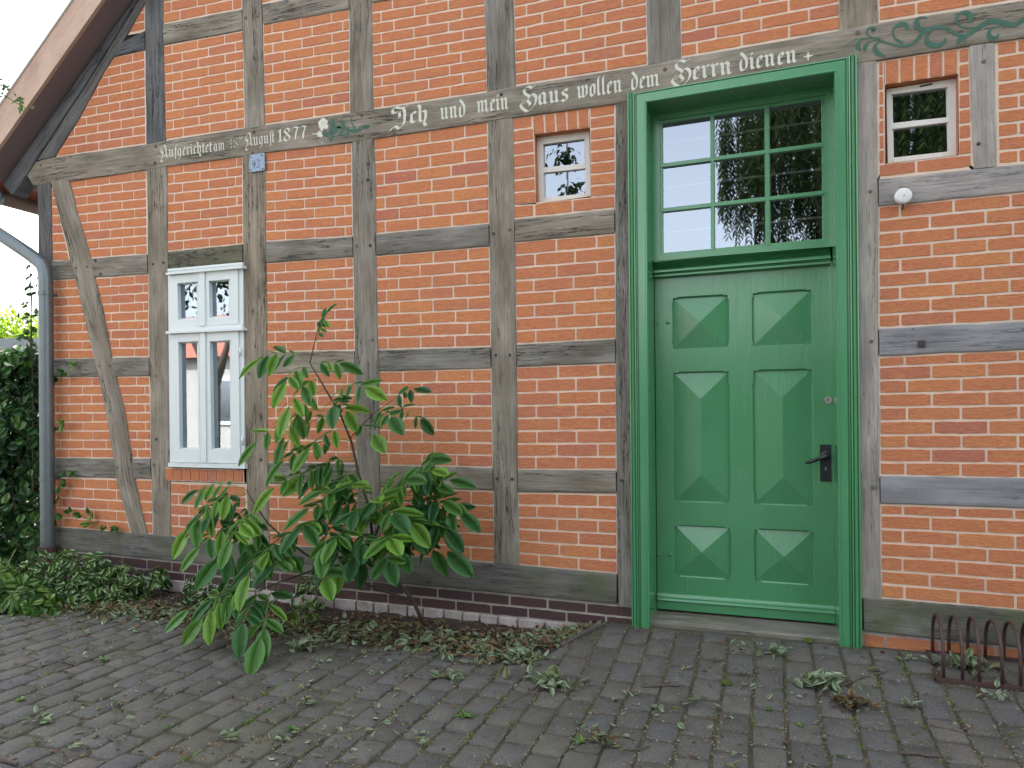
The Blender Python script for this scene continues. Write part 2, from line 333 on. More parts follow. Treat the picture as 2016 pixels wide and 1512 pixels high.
M['willow'] = m_leaf('willow_leaf', [(.006, .012, .006), (.012, .022, .009), (.03, .04, .012)], (.02, .03, .012), trans=.15, rough=.8, spec=.03)
M['dry'] = m_leaf('wilted_leaf', [(.10, .055, .028), (.22, .14, .075), (.16, .17, .08), (.20, .26, .15), (.30, .37, .26), (.14, .22, .09)], (.2, .2, .12), trans=.1, rough=.7, spec=.2)
M['brown'] = m_leaf('brown_leaf', [(.05, .025, .015), (.13, .06, .03), (.25, .13, .07), (.34, .24, .15)], (.12, .07, .04), trans=.1, rough=.75, spec=.2)
M['crumb'] = m_leaf('dry_crumb', [(.06, .04, .02), (.16, .12, .06), (.30, .25, .14), (.16, .17, .06), (.42, .38, .27)], (.2, .15, .1), trans=.05, rough=.9, spec=.1)
M['grass'] = m_leaf('grass_blade', [(.07, .15, .02), (.12, .21, .03), (.2, .24, .05)], (.2, .3, .08), trans=.3)
M['moss'] = m_soil('moss', (.03, .045, .008), (.07, .09, .015), (.15, .16, .03), 120)
M['twig'] = m_plain('twig_bark', (.08, .062, .048), .9, 0, .6, 90, .5)
M['enamel'] = m_plain('enamel_plate', (.24, .32, .42), .45, 0, .5, 45, .3)
M['numpaint'] = m_plain('faded_number', (.15, .20, .27), .7, 0, .3, 60, .4)
# ================================================================== GROUND
def lerp(a, b, t): return a+(b-a)*t
def grid_sheet(x0, x1, y0, y1, step, dz, name, material, skip=None):
    mb = MB(); nx = int((x1-x0)/step); ny = int((y1-y0)/step); idx = {}
    for j in range(ny+1):
        for i in range(nx+1):
            x = x0+(x1-x0)*i/nx; y = y0+(y1-y0)*j/ny
            idx[i, j] = mb.vert((x, y, gz(x, y)+dz+.006*noise.noise((x*3, y*3, 1))), (x, y))
    for j in range(ny):
        for i in range(nx):
            mb.face((idx[i, j], idx[i+1, j], idx[i+1, j+1], idx[i, j+1]))
    return mb.build(name, material, None, True)
# one sheet to the horizon, under everything
mb = MB(); mb.poly([(-220, -220, -.19), (220, -220, -.19), (220, 220, -.19), (-220, 220, -.19)])
tag(mb.build('ground', M['asphalt']), kind='structure')
tag(grid_sheet(-9.4, 4.2, -5.4, .02, .05, -.0095, 'soil_joints', M['joint']), kind='structure')
# outline of the planting bed along the wall (its front edge, photo px on the ground)
bedpx = [(-300, 1178), (0, 1192), (160, 1196), (330, 1214), (480, 1236), (640, 1250), (800, 1262), (930, 1278), (1085, 1288)]
bed = [G(*p) for p in bedpx]
def bed_front(x):
    if x <= bed[0].x: return bed[0].y
    for a, b in zip(bed, bed[1:]):
        if x <= b.x: return lerp(a.y, b.y, (x-a.x)/(b.x-a.x))
    return 9
bed_end = bed[-1].x
mb = MB(); K = []
nx = 150
for i in range(nx+1):
    row = []
    for j in range(9):
        x0_ = lerp(-9.2, -1.165, i/nx); yf = bed_front(x0_) if x0_ < bed_end else bed[-1].y
        y = lerp(yf+.02, .05, j/8); x = lerp(-9.2, xk(y)-.004, i/nx)
        kd = min(1, max(0, 1-(xk(y)-x)/.45)); top_ = -.13+.10*(1-min(1, max(0, (-y-.12)/.75))**2*(3-2*min(1, max(0, (-y-.12)/.75))))
        h = lerp(-.128, top_-.02, kd**1.5)+(.022*noise.noise((x*5, y*5, 3))+.012*noise.noise((x*17, y*17, 3)))*(1-.7*kd)+(.012*j/8)
        row.append(mb.vert((x, y, h), (x, y)))
    K.append(row)
for i in range(nx):
    for j in range(8): mb.face((K[i][j], K[i+1][j], K[i+1][j+1], K[i][j+1]))
tag(mb.build('soil_bed', M['soil'], None, True), kind='structure')
# kerb stone set on edge between bed and door paving
mb = MB(); k0 = G(1083, 1287)
for i in range(13):
    y = lerp(k0.y, -.03, i/12); xx = xk(y); zt = gz(xx+.06, y)+.002+.0015*noise.noise((i*3.1, 0, 0))
    for q in ((-.016, -.2), (-.016, zt-.003), (-.013, zt), (.010, zt), (.013, zt-.003), (.013, -.2)): mb.vert((xx+q[0], y, q[1]), (0, 0), .05)
for i in range(12):
    for k in range(5): a = i*6+k; mb.face((a, a+1, a+7, a+6))
mb.face((0, 1, 2, 3, 4, 5)); tag(mb.build('kerb', M['sett']), kind='structure')
# concrete setts, laid in courses running out from the wall
mb = MB(); sw, slen = .147, .205; r2 = random.Random(3)
for c in range(-62, 29):
    xc = c*sw + .03*0; off = (c % 2)*slen*.5 + r2.uniform(-.025, .025)
    for k in range(0, 27):
        yc = -.01-k*slen-off+slen*.5
        if yc > -.02 or yc < -5.3: continue
        # courses wander a little
        xw = xc + .02*noise.noise((yc*.8, c*.15, 7)) ; yw = yc + .012*noise.noise((xc*1.3, k*.3, 9))
        if yw < -.46 and xw < -1.0:
            if yw+slen*.4 > (bed_front(xw) if xw < bed_end else 9): continue
        elif xw < -.85 and xw-sw*.30 < xk(yw)+.02: continue
        # bicycle rack stands in the paving, wall plinth kept clear
        if yw+slen*.5 > -.055: 
            lw = (-.055-(yw-slen/2));
            if lw < .06: continue
            yw = -.055-lw/2; ll = lw
        else: ll = slen
        hw = sw/2-.005-r2.uniform(0, .003); hl = ll/2-.005-r2.uniform(0, .005); rot = r2.uniform(-.03, .03); tint = r2.random()
        zc = gz(xw, yw); tx = r2.uniform(-.025, .025); ty = r2.uniform(-.025, .025); hz = r2.uniform(-.005, .004)
        out8 = []; cr_ = .02
        for (sx, sy) in ((1, 1), (-1, 1), (-1, -1), (1, -1)):
            cc = [(sx*hw, sy*(hl-cr_)), (sx*(hw-cr_*.3), sy*(hl-cr_*.3)), (sx*(hw-cr_), sy*hl)]
            if sx*sy < 0: cc = cc[::-1]
            out8 += cc
        # mid-side points
        pts = []
        for i, p in enumerate(out8):
            q = out8[(i+1) % len(out8)]; pts.append(p)
            if math.hypot(q[0]-p[0], q[1]-p[1]) > .05: pts += [(lerp(p[0], q[0], .35), lerp(p[1], q[1], .35)), (lerp(p[0], q[0], .7), lerp(p[1], q[1], .7))]
        n = len(pts); R0 = []; R1 = []; R2 = []
        for i, (px_, py_) in enumerate(pts):
            j = 1+.05*noise.noise((xw*40+px_*40, yw*40+py_*40, 0))+.035*noise.noise((xw*90+px_*170, yw*90+py_*170, 5))
            for ring, s_, dz in ((R0, 1.0, -.03), (R1, 1.0, -.0065), (R2, .925, -.0005)):
                a, b_ = px_*s_*j, py_*s_*j; X = xw+a*math.cos(rot)-b_*math.sin(rot); Y = yw+a*math.sin(rot)+b_*math.cos(rot)
                ring.append(mb.vert((X, Y, (gz(X, Y) if yw < -.5 or xw < -1.2 else gz(max(X, xk(Y)+.03), Y))+dz+hz+a*tx+b_*ty if ring is not R0 else zc-.035), (X, Y), tint))
        mid = mb.vert((xw, yw, zc+.0005+hz), (xw, yw), tint)
        for i in range(n):
            i2 = (i+1) % n
            mb.face((R0[i], R0[i2], R1[i2], R1[i])); mb.face((R1[i], R1[i2], R2[i2], R2[i])); mb.face((R2[i], R2[i2], mid))
# winding may be clockwise for some: recalculated below
pav = mb.build('pavement', M['sett'], None, True); tag(pav, kind='structure')
import bmesh
bm = bmesh.new(); bm.from_mesh(pav.data); bmesh.ops.recalc_face_normals(bm, faces=bm.faces); bm.to_mesh(pav.data); bm.free()

# ================================================================== HOUSE
house = empty('half_timbered_house', (-2.3, 0, -.13), 'half-timbered brick house gable with a green door and a painted Fraktur inscription', 'house')
def interp(pts, t):
    ls = [0]
    for a, b in zip(pts, pts[1:]): ls.append(ls[-1]+(b-a).length)
    s = t*ls[-1]
    for i in range(len(pts)-1):
        if s <= ls[i+1]+1e-9:
            k = (s-ls[i])/max(1e-9, ls[i+1]-ls[i]); return pts[i].lerp(pts[i+1], k)
    return pts[-1].copy()
bseed = [0]
def beam(name, A, B, material='wood', yf=-.012, back=.13, label=None, amp=1.0, parent=None):
    bseed[0] += 1; sd_ = bseed[0]*7.3
    A = [W(*p, yf) for p in A]; B = [W(*p, yf) for p in B]
    lenA = sum((b-a).length for a, b in zip(A, A[1:])); n = max(3, int(lenA/.05)); mb = MB(); rr = random.Random(sd_).random()
    rows = []; u = 0; prev = None
    for i in range(n+1):
        t = i/n; a = interp(A, t); b = interp(B, t); c = (a+b)/2
        if prev is not None: u += (c-prev).length
        prev = c; wd = (b-a).length; dirn = (b-a).normalized()
        na = .0035*amp*noise.noise((u*5, sd_, 0))+.0015*amp*noise.noise((u*30, sd_, 2)); nb = .0035*amp*noise.noise((u*5, sd_, 5))+.0015*amp*noise.noise((u*30, sd_, 7))
        a = a+dirn*na; b = b-dirn*nb; row = []
        for (v, dy) in ((0, back), (0, .005), (.006/wd, .0012), (.02/wd, 0), (.33, 0), (.66, 0), (1-.02/wd, 0), (1-.006/wd, .0012), (1, .005), (1, back)):
            p = a.lerp(b, v); 
            if dy <= .005: p.y = yf+dy+.0016*amp*noise.noise((u*4+sd_, v*wd*9, 1))
            else: p.y = back
            row.append(mb.vert(p, (u+sd_, v*wd+sd_*.37), rr))
        rows.append(row)
    for i in range(n):
        for k in range(9): mb.face((rows[i][k], rows[i][k+1], rows[i+1][k+1], rows[i+1][k]))
    mb.face(rows[0][::-1]); mb.face(rows[-1])
    o = mb.build(name, M[material], house if parent is None else parent)
    bm = bmesh.new(); bm.from_mesh(o.data); bmesh.ops.recalc_face_normals(bm, faces=bm.faces); bm.to_mesh(o.data); bm.free()
    if label: o['label'] = label
    return o
def peg(par, px, py, dark=False, r=.011, yf=-.012, out_=.006, sq=False):
    p = W(px, py, yf); mb = MB(); n = 4 if sq else 8; ring = []; ring2 = []; a0 = rng.uniform(0, 1) if not sq else .78
    for k in range(n):
        a = a0+2*math.pi*k/n; ring.append(mb.vert((p.x+r*math.cos(a), yf+.004, p.z+r*math.sin(a)))); 
    for k in range(n):
        a = a0+2*math.pi*k/n; ring2.append(mb.vert((p.x+r*.85*math.cos(a), yf-out_, p.z+r*.85*math.sin(a))))
    for k in range(n): mb.face((ring[k], ring[(k+1) % n], ring2[(k+1) % n], ring2[k]))
    mb.face(ring2[::-1]); return mb.build('bolt_head' if sq else 'peg', M['bolt' if sq else ('pegdark' if dark else 'peg')], par)
E_ = 2300   # the framing runs on to the right of the photograph
def ext(p, q, x): return (x, p[1]+(q[1]-p[1])*(x-p[0])/(q[0]-p[0]))
# ---- posts
def post(Lp, Rp, material='wood', **k): return beam('timber_post', Lp, Rp, material, **k)
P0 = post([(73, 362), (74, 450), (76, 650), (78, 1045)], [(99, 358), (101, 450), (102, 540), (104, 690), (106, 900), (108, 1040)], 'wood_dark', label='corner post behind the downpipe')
P1u = post([(282, -130), (284, 0), (285, 98), (287.5, 284)], [(317, -130), (320, 0), (321, 100), (325, 277)], 'wood_dark')
P1 = post([(287, 333), (290, 378), (290, 498), (291, 538), (293, 703), (295, 756), (296, 900), (300, 1053)], [(328, 328), (328, 378), (328.5, 470), (330, 578), (332.5, 756), (333.5, 912), (335, 1058)])
P2u = post([(473, -130), (476, 0), (481, 254)], [(511, -130), (514, 0), (520, 248)])
P2 = post([(476, 307), (477.5, 378), (478, 480), (479, 600), (481, 750), (484, 915), (487, 1070)], [(520, 300), (521.5, 378), (521.5, 450), (524, 578), (525, 756), (526.5, 911), (529, 1074)])
P3u = post([(683, -130), (686.5, 0), (688, 222)], [(726, -130), (730, 0), (734, 216)])
P3 = post([(691.5, 280), (693, 378), (695, 500), (698, 690), (699, 800), (702, 911), (704, 1082)], [(735, 273), (739, 378), (739, 505), (743, 690), (745, 728), (746.5, 900), (748, 1088)])
P4u = post([(950, -130), (953, 0), (959, 181)], [(1006, -130), (1010, 0), (1014, 173)])
P4 = post([(960, 239), (963, 453), (966.5, 678), (967, 756), (970.5, 921), (973.5, 1109)], [(1009, 231), (1012, 430), (1015.5, 678), (1017, 756), (1018, 924), (1021.5, 1114)])
P5u = post([(1270, -130), (1273, 0), (1275.5, 127)], [(1335, -130), (1338, 0), (1340, 116)])
P5 = post([(1213, 204), (1211, 400), (1212, 668), (1213.5, 925), (1215, 1131), (1216, 1194)], [(1247, 199), (1248, 400), (1249, 668), (1250, 925), (1252, 1131), (1253, 1196)], label='left door post of brown weathered oak')
P6 = post([(1680, 125), (1681, 378), (1683, 700), (1688, 937), (1692, 1178)], [(1726, 118), (1728, 378), (1729.5, 700), (1732, 937), (1734.5, 1179)], 'wood_grey', label='right door post of silver grey oak')
P7u = post([(1650, -130), (1653, 0), (1653.5, 60)], [(1726, -130), (1728, 0), (1730, 46)])
P8 = post([(1909.5, 90), (1913, 210), (1919, 332)], [(1958, 84), (1960, 210), (1962.5, 327)], 'wood_grey')
P9 = post([(2300, -20), (2310, 600), (2322, 1216)], [(2372, -30), (2380, 600), (2392, 1222)], 'wood_grey')
# ---- inscription rail
top = [(44, 329), (71, 317), (107, 309), (286, 284), (325, 276.5), (521, 246), (686, 222), (735, 215), (959, 181), (1017, 169), (1273, 128), (1340, 114), (1512, 85), (1653, 59), (1731, 44), (1887, 20.5), (2016, 0), (2380, -62)]
bot = [(65, 364), (130, 358), (287, 334), (327, 327.5), (476, 307.5), (521, 300), (689, 280), (736, 272.5), (959, 239), (1010, 231), (1212, 204), (1500, 156), (1729, 118), (1909, 89), (2016, 73), (2380, 15)]
def resamp_x(pts, xs):
    o = []
    for x in xs:
        if x <= pts[0][0]: o.append((x, pts[0][1]+(x-pts[0][0])*-.15)); continue
        for a, b in zip(pts, pts[1:]):
            if x <= b[0]: o.append((x, lerp(a[1], b[1], (x-a[0])/(b[0]-a[0])))); break
    return o
xs = [80+i*23 for i in range(101)]
# world-even sampling: same x on both edges keeps the grain straight
A_ = [(44, 329)] + resamp_x(top, xs); B_ = [(65, 364)] + resamp_x(bot, xs)
RT = beam('inscription_rail', A_, B_, yf=-.016, amp=.3, label='long rail with painted Fraktur lettering and scroll')
# ---- rails
def rail(t, b, material='wood', **k):
    t = [(t[0][0]+1.1, t[0][1])]+list(t[1:-1])+[(t[-1][0]-1.1, t[-1][1])]; b = [(b[0][0]+1.1, b[0][1])]+list(b[1:-1])+[(b[-1][0]-1.1, b[-1][1])]
    return beam('timber_rail', t, b, material, **k)
R_A0 = rail([(100, 514), (289, 500.5)], [(102, 551), (291, 539)])
R_A1 = rail([(329.5, 495.5), (478, 480.5)], [(330, 529), (478, 515)], 'wood_rot', label='decayed window lintel full of black worm holes')
R_A2 = rail([(522, 475.5), (694, 465.5)], [(522.5, 517), (695, 505.5)])
R_A3 = rail([(739.5, 460.5), (962, 440)], [(739.5, 503), (963.5, 484)])
R_A4 = rail([(1012.5, 432), (1210, 410.5)], [(1013, 475.5), (1210.5, 459)])
R_A5 = rail([(1729, 352), (2016, 322.5), (2300, 292)], [(1729.5, 405), (2016, 377), (2303, 350)], 'wood_grey')
R_B0 = rail([(104, 707), (293, 703)], [(106, 742), (294, 740.5)])
R_B2 = rail([(524.5, 693), (698, 690.5)], [(525.5, 735), (699, 732)])
R_B3 = rail([(743.5, 689), (966, 683)], [(745.5, 730.5), (966.5, 725)])
R_B4 = rail([(1016, 678), (1211.5, 667.5)], [(1017, 722), (1212, 714)])
R_B5 = rail([(1730, 647), (2016, 632), (2308, 617)], [(1730.5, 700.5), (2016, 688), (2310, 675)], 'wood_grey')
R_C0 = rail([(106, 902), (296, 903)], [(107, 938), (298, 943)])
R_C2 = rail([(527.5, 911), (701.5, 913)], [(528, 952), (703, 955)])
R_C3 = rail([(747, 916), (970, 921)], [(747.5, 958), (971.5, 965)])
R_C4 = rail([(1018.5, 924.7), (1213, 925.5)], [(1019, 968.5), (1213.5, 971)])
R_C5 = rail([(1732.5, 937), (2016, 942), (2314, 948)], [(1733, 991), (2016, 1000), (2316, 1010)], 'wood_grey')
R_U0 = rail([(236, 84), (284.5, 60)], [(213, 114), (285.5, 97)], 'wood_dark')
R_U1 = rail([(319.5, 47.5), (476.5, 17.5)], [(321, 87.5), (478, 59)])
R_U2 = rail([(515, 8), (686, -25)], [(517, 47.5), (687.5, 17)])
R_U3 = rail([(730.5, -36), (953, -78)], [(731, 4), (953, -35)])
# ---- sill beams
S1 = beam('sill_beam', [(79, 1036), (124, 1039), (300, 1053), (335, 1056.5), (468, 1068), (530, 1073), (704, 1083), (781, 1092), (972, 1110), (1213.5, 1130.5)], [(79, 1078), (331, 1103), (490, 1118), (657, 1136), (854, 1155), (1213.5, 1189.5)], 'wood_sill', yf=-.02, label='long mossy sill beam left of the door')
S2 = beam('sill_beam', [(1700, 1177.5), (2016, 1203.5), (2390, 1234)], [(1701, 1243), (2016, 1275), (2392, 1312)], 'wood_sill', yf=-.02, label='sill beam right of the door with a long crack')
# ---- brace and rafters
BR = beam('timber_brace', [(99, 356), (104, 378), (122, 448), (139, 513), (150, 558), (170, 645), (186, 710), (196, 756), (206, 805), (220, 888), (229, 946), (241, 991), (258, 1050)], [(134, 353), (141, 378), (150, 420), (165, 468), (176, 508), (185, 548), (200, 608), (211, 665), (217.5, 703), (230, 756), (244, 812), (256, 888), (263, 943), (275, 998), (288, 1052)], yf=-.018, label='curved brace leaning from the corner to the sill')
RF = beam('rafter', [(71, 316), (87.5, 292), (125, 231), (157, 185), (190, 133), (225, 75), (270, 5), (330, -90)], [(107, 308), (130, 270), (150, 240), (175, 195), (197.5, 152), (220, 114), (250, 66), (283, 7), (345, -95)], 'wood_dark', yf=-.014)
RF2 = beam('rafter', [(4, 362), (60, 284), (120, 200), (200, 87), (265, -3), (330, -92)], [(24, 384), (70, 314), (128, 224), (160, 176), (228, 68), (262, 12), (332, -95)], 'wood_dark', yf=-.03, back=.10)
for par, lst in ((RT, [(307, 288.5, 1), (305, 321, 1), (500, 260, 1), (497, 300, 0), (712, 228, 1), (712, 266, 0), (80, 325, 0), (84, 354, 0), (110, 351, 0), (987, 186, 1), (1309, 136, 0), (1689, 64, 0)]),
    (P1, [(306, 740, 0), (308, 865, 1), (301, 520, 1), (322, 517, 1), (303, 915, 0)]), (P2, [(514, 482, 0), (514, 905, 1), (490, 735, 0)]), (P3, [(702, 484, 0), (729, 483, 1), (733, 669, 0), (706, 712, 0), (725, 323, 1), (724, 354, 1)]),
    (P4, [(972, 460, 1), (976, 699, 1), (1004, 699, 1), (979, 942, 1), (1008.5, 943, 1), (1003, 452, 0)]), (P5, [(1221, 432, 0), (1222, 689, 0), (1223.5, 946, 1)]),
    (P6, [(1713.5, 377, 0), (1715.5, 672, 0), (1719.5, 960, 0)]), (P8, [(1936.5, 121, 0), (1926.5, 283, 1)]), (BR, [(150, 528, 0), (171, 525, 0), (196, 720, 0), (216, 720, 0), (231, 920, 0), (253, 921, 0)]), (R_A0, [(188, 513, 1), (198, 539, 1)]),
    (P1u, [(295, 175, 0)]), (P2u, [(484, 35, 0), (507, 32, 0)])):
    for (x, y, d) in lst:
        yy = {RT: -.016, BR: -.018}.get(par, -.012); peg(par, x, y, bool(d), rng.uniform(.010, .0135), yf=yy)
peg(R_B5, 1814, 677, r=.026, out_=.012, sq=True)
# ---- brick infill
def brickmesh(mb, q, r, y=None):
    """q: four world points TL,TR,BR,BL of the brick face"""
    TLp, TRp, BRp, BLp = q; ln = max((TRp-TLp).length, .02); hg = max((TLp-BLp).length, .02); n = max(2, int(ln/.04)); yf = -.0035+rng.uniform(-.0015, .0015) if y is None else y
    topp = []; botp = []; sd_ = rng.uniform(0, 100)
    for i in range(n+1):
        t = i/n; a = TLp.lerp(TRp, t); b = BLp.lerp(BRp, t); e = .0026
        a = a+Vector((0, 0, e*1.3*noise.noise((t*ln*28, sd_, 0))-(.0018 if i in (0, n) else 0))); b = b+Vector((0, 0, e*1.3*noise.noise((t*ln*28, sd_, 9))+(.0018 if i in (0, n) else 0)))
        topp.append(a); botp.append(b)
    jl = rng.uniform(-.0015, .0015); jr = rng.uniform(-.0015, .0015)
    outer = topp+[TRp.lerp(BRp, .5)+Vector((jr, 0, 0))]+botp[::-1]+[TLp.lerp(BLp, .5)+Vector((jl, 0, 0))]
    c = (TLp+TRp+BRp+BLp)/4; ins = .002
    o1 = [mb.vert((p.x, .004, p.z), (0, 0), r) for p in outer]
    o2 = []
    for p in outer:
        dx = p.x-c.x; dz = p.z-c.z; o2.append(mb.vert((p.x-math.copysign(min(ins, abs(dx)), dx)*(1 if abs(dx) > ln*.4 else 0), yf+.0012*noise.noise((p.x*30, p.z*30, 4)), p.z-math.copysign(min(ins, abs(dz)), dz)*(1 if abs(dz) > hg*.25 else 0)), (0, 0), r))
    k = len(outer)
    for i in range(k): mb.face((o1[i], o2[i], o2[(i+1) % k], o1[(i+1) % k]))
    # front faces: strips between top and bottom
    for i in range(n):
        mb.face((o2[i], o2[2*n+2-i], o2[2*n+1-i], o2[i+1])) if False else None
    tp = o2[:n+1]; rt = o2[n+1]; bt = o2[n+2:2*n+3][::-1]; lf = o2[2*n+3]
    for i in range(n): mb.face((tp[i], bt[i], bt[i+1], tp[i+1]))
    mb.face((tp[0], lf, bt[0])); mb.face((tp[n], bt[n], rt))
PT = [.5]
def rbrick(): 
    return min(1, max(0, rng.gauss(PT[0], .2)))
def panel(TLq, TRq, BRq, BLq, n, pat=(.72, .34), anchor='L', L_=.262, mort='mortar', bk='brick', label=None, first=1.0, name='brick_infill', lefts=None):
    PT[0] = rng.uniform(.32, .66); tl, tr, br, bl = (W(*p) for p in (TLq, TRq, BRq, BLq)); mb = MB(); J = .0104
    e = .014
    mb.poly([(tl.x-e, .0, tl.z+e), (bl.x-e, .0, bl.z-e), (br.x+e, .0, br.z-e), (tr.x+e, .0, tr.z+e)], mi=1)
    tot = n-1+first; vs_ = [0]; 
    for i in range(n): vs_.append(vs_[-1]+(first if i == 0 else 1)/tot)
    mrg = .004
    for i in range(n):
        v0, v1 = vs_[i], vs_[i+1]
        l0, l1 = tl.lerp(bl, v0), tl.lerp(bl, v1); r0, r1 = tr.lerp(br, v0), tr.lerp(br, v1)
        wob = [rng.uniform(-.0025, .0025) for _ in range(2)]
        def zt(x, which):
            a, b = (l0, r0) if which == 0 else (l1, r1); s = (x-a.x)/(b.x-a.x); z = a.z+(b.z-a.z)*s
            return z+.003*noise.noise((x*2.5, (v0 if which == 0 else v1)*50+tl.x*9, 3))
        xl = max(l0.x, l1.x) if anchor == 'L' else (l0.x+l1.x)/2; xr = (r0.x+r1.x)/2
        xa, xb = min(l0.x, l1.x), max(r0.x, r1.x)
        p = pat[i % 2]*L_*rng.uniform(.95, 1.05); cuts = []
        if anchor == 'L':
            x = (l0.x+l1.x)/2+p
            while x < xb: cuts.append(x); x += L_*rng.uniform(.985, 1.015)
            cuts = [c for c in cuts if c < (r0.x+r1.x)/2-.045]
            if lefts: cuts = [c for c in cuts if c > xl+.03]
        else:
            x = (r0.x+r1.x)/2-p
            while x > xa: cuts.append(x); x -= L_*rng.uniform(.985, 1.015)
            cuts = sorted(c for c in cuts if c > (l0.x+l1.x)/2+.045)
        xs_ = [None]+cuts+[None]
        for a, b in zip(xs_, xs_[1:]):
            at = (l0.x+mrg) if a is None else a+J/2; ab = (l1.x+mrg) if a is None else a+J/2
            bt = (r0.x-mrg) if b is None else b-J/2; bb = (r1.x-mrg) if b is None else b-J/2
            if bt-at < .012 and bb-ab < .012: continue
            bt = max(bt, at+.006); bb = max(bb, ab+.006); jt = J/2 if i else mrg+.002; jb = J/2 if i < n-1 else mrg+.002
            brickmesh(mb, (Vector((at, 0, zt(at, 0)-jt)), Vector((bt, 0, zt(bt, 0)-jt)), Vector((bb, 0, zt(bb, 1)+jb)), Vector((ab, 0, zt(ab, 1)+jb))), rbrick())
    o = mb.build(name, [M[bk], M[mort]], house)
    if label: o['label'] = label
    return o
A7, A3 = (.72, .33), (.36, .70)
# gable triangle and upper field
panel((220, 114), (284.5, 99), (286.5, 283), (107, 309), 10, (.5, 1.0), 'R')

panel((283, 6), (284, 6), (285, 60), (250, 66), 3, (.5, 1.0), 'R')
panel((319, -35), (475, -70), (476.5, 17), (320.5, 47), 4, A3)
panel((322, 91), (478.5, 61), (481, 252), (325.5, 275), 10, (.33, .72), L_=.262)
panel((514, -62), (684, -98), (686, -26), (515, 7), 3, A3)
panel((519, 49), (687, 18.5), (688.5, 221), (521, 245), 10, (.3, .7))
panel((732, 5), (953.5, -34), (959, 180), (735.5, 214), 10, (.66, .28))
panel((1011, -75), (1270.5, -138), (1274, 127.5), (1015, 168), 11, (.32, .74))
panel((1338, -108), (1651, -180), (1653, 58), (1341, 113), 9, (.35, .75))
panel((1728, -95), (2300, -215), (2300, -48), (1731, 43), 5, (.7, .33))
# band 1
panel((99.5, 372), (105, 372), (137, 513), (101, 513), 8, (3, 3))
panel((135, 354), (287, 336), (289.5, 500), (176.5, 508), 9, (.5, 1.0), 'R')
panel((329, 325), (477, 308.5), (478, 480), (330, 495), 9, (.62, .28))
panel((522, 300), (691.5, 281), (694, 465), (522.5, 475), 9, (.72, .34))
panel((737, 273), (959.5, 240), (963, 440), (740, 460), 8, (.7, .3))
panel((1963, 84), (2300, 32), (2300, 290), (1966, 325), 9, (.36, .78))
# band 2
panel((102.5, 552), (149, 549), (186, 706), (105, 706), 9, (.72, .3))
panel((188, 548), (291.5, 540), (293, 702), (217, 703), 9, (.55, .2), 'R')
panel((523.5, 518), (695, 506), (698, 689.5), (525, 692.5), 9, (.7, .3))
panel((740.5, 504), (963, 485), (966.5, 682), (744, 688), 8, (.7, .3))
panel((1013.5, 477), (1210.5, 460), (1212, 667), (1016.5, 677), 8, (1.02, .5), L_=.268)
panel((1730, 406), (2016, 378), (2016, 631), (1730.5, 646), 9, (.36, .79)) if False else panel((1730, 406), (2303, 351), (2308, 616), (1730.5, 646), 9, (.42, .95))
# band 3
panel((106, 743), (196, 741.5), (229, 902), (107, 901), 9, (.7, .28))
panel((230, 742), (294.5, 741), (297, 902), (257, 901), 9, (.55, .2), 'R')
panel((526, 736), (699, 733), (701.5, 912), (528, 910.5), 8, (.72, .3))
panel((746.5, 731.5), (966.5, 726), (970.5, 920), (747.5, 915), 8, (.7, .3))
panel((1017.5, 723), (1212.5, 715), (1213.5, 925), (1019, 924), 8, (1.02, .5), L_=.268)
panel((1731, 702), (2310, 676), (2314, 947), (1733, 936), 9, (.5, .97), first=.75)
# band 4
panel((107.5, 940), (230, 944), (257, 1049), (109, 1037), 5, (.34, .72))
panel((263, 944), (298.5, 945), (300.5, 1052), (287, 1051), 5, (2, 2))
panel((530, 954), (703, 956), (704.5, 1082), (531, 1072), 5, (.7, .3))
panel((748, 960), (971.5, 967), (973.5, 1108), (750, 1089), 5, (.7, .3))
panel((1020, 970.5), (1214, 973), (1215, 1129.5), (1022.5, 1112), 6, (1.02, .5), L_=.268)
panel((1734, 993), (2316, 1012), (2322, 1228), (1735, 1177), 7, (.42, .93), first=.75)
# under the white window: soldier course then stretchers
panel((336, 951), (483.5, 956), (486, 1068), (337, 1056), 5, (.72, .3))
def quads(name, cells, mort_q, label=None):
    mb = MB(); e = .012
    for mq in mort_q:
        p = [W(*c) for c in mq]; mb.poly([(p[0].x-e, .004, p[0].z+e), (p[3].x-e, .004, p[3].z-e), (p[2].x+e, .004, p[2].z-e), (p[1].x+e, .004, p[1].z+e)], mi=1)
    for c in cells: brickmesh(mb, [W(*p) for p in c], rbrick())
    return mb, name, label
def row(tlx, trx, brx, blx, n, vertical=True, gap=.10):
    """split a px quad into n bricks side by side"""
    o = []
    for i in range(n):
        a, b = i/n, (i+1)/n; g = gap/n/2
        f = lambda p, q, t: (lerp(p[0], q[0], t), lerp(p[1], q[1], t))
        o.append((f(tlx, trx, a+g), f(tlx, trx, b-g), f(blx, brx, b-g), f(blx, brx, a+g)))
    return o
def col(tl, tr, br, bl, n, gap=.13):
    o = []
    f = lambda p, q, t: (lerp(p[0], q[0], t), lerp(p[1], q[1], t))
    for i in range(n):
        a, b = (i+gap/2)/n, (i+1-gap/2)/n; o.append((f(tl, bl, a), f(tr, br, a), f(tr, br, b), f(tl, bl, b)))
    return o
# soldier course below window (stands 1 cm proud)
cells = row((328, 921), (481, 926), (482, 949), (328.5, 945), 9)
mb = MB()
p = [W(*c) for c in ((328, 920), (482, 925), (483, 950), (328, 946))]; mb.poly([(p[0].x, -.012, p[0].z), (p[3].x, -.012, p[3].z), (p[2].x, -.012, p[2].z), (p[1].x, -.012, p[1].z)], mi=1)
for c in cells: brickmesh(mb, [W(*q) for q in c], rbrick(), y=-.019)
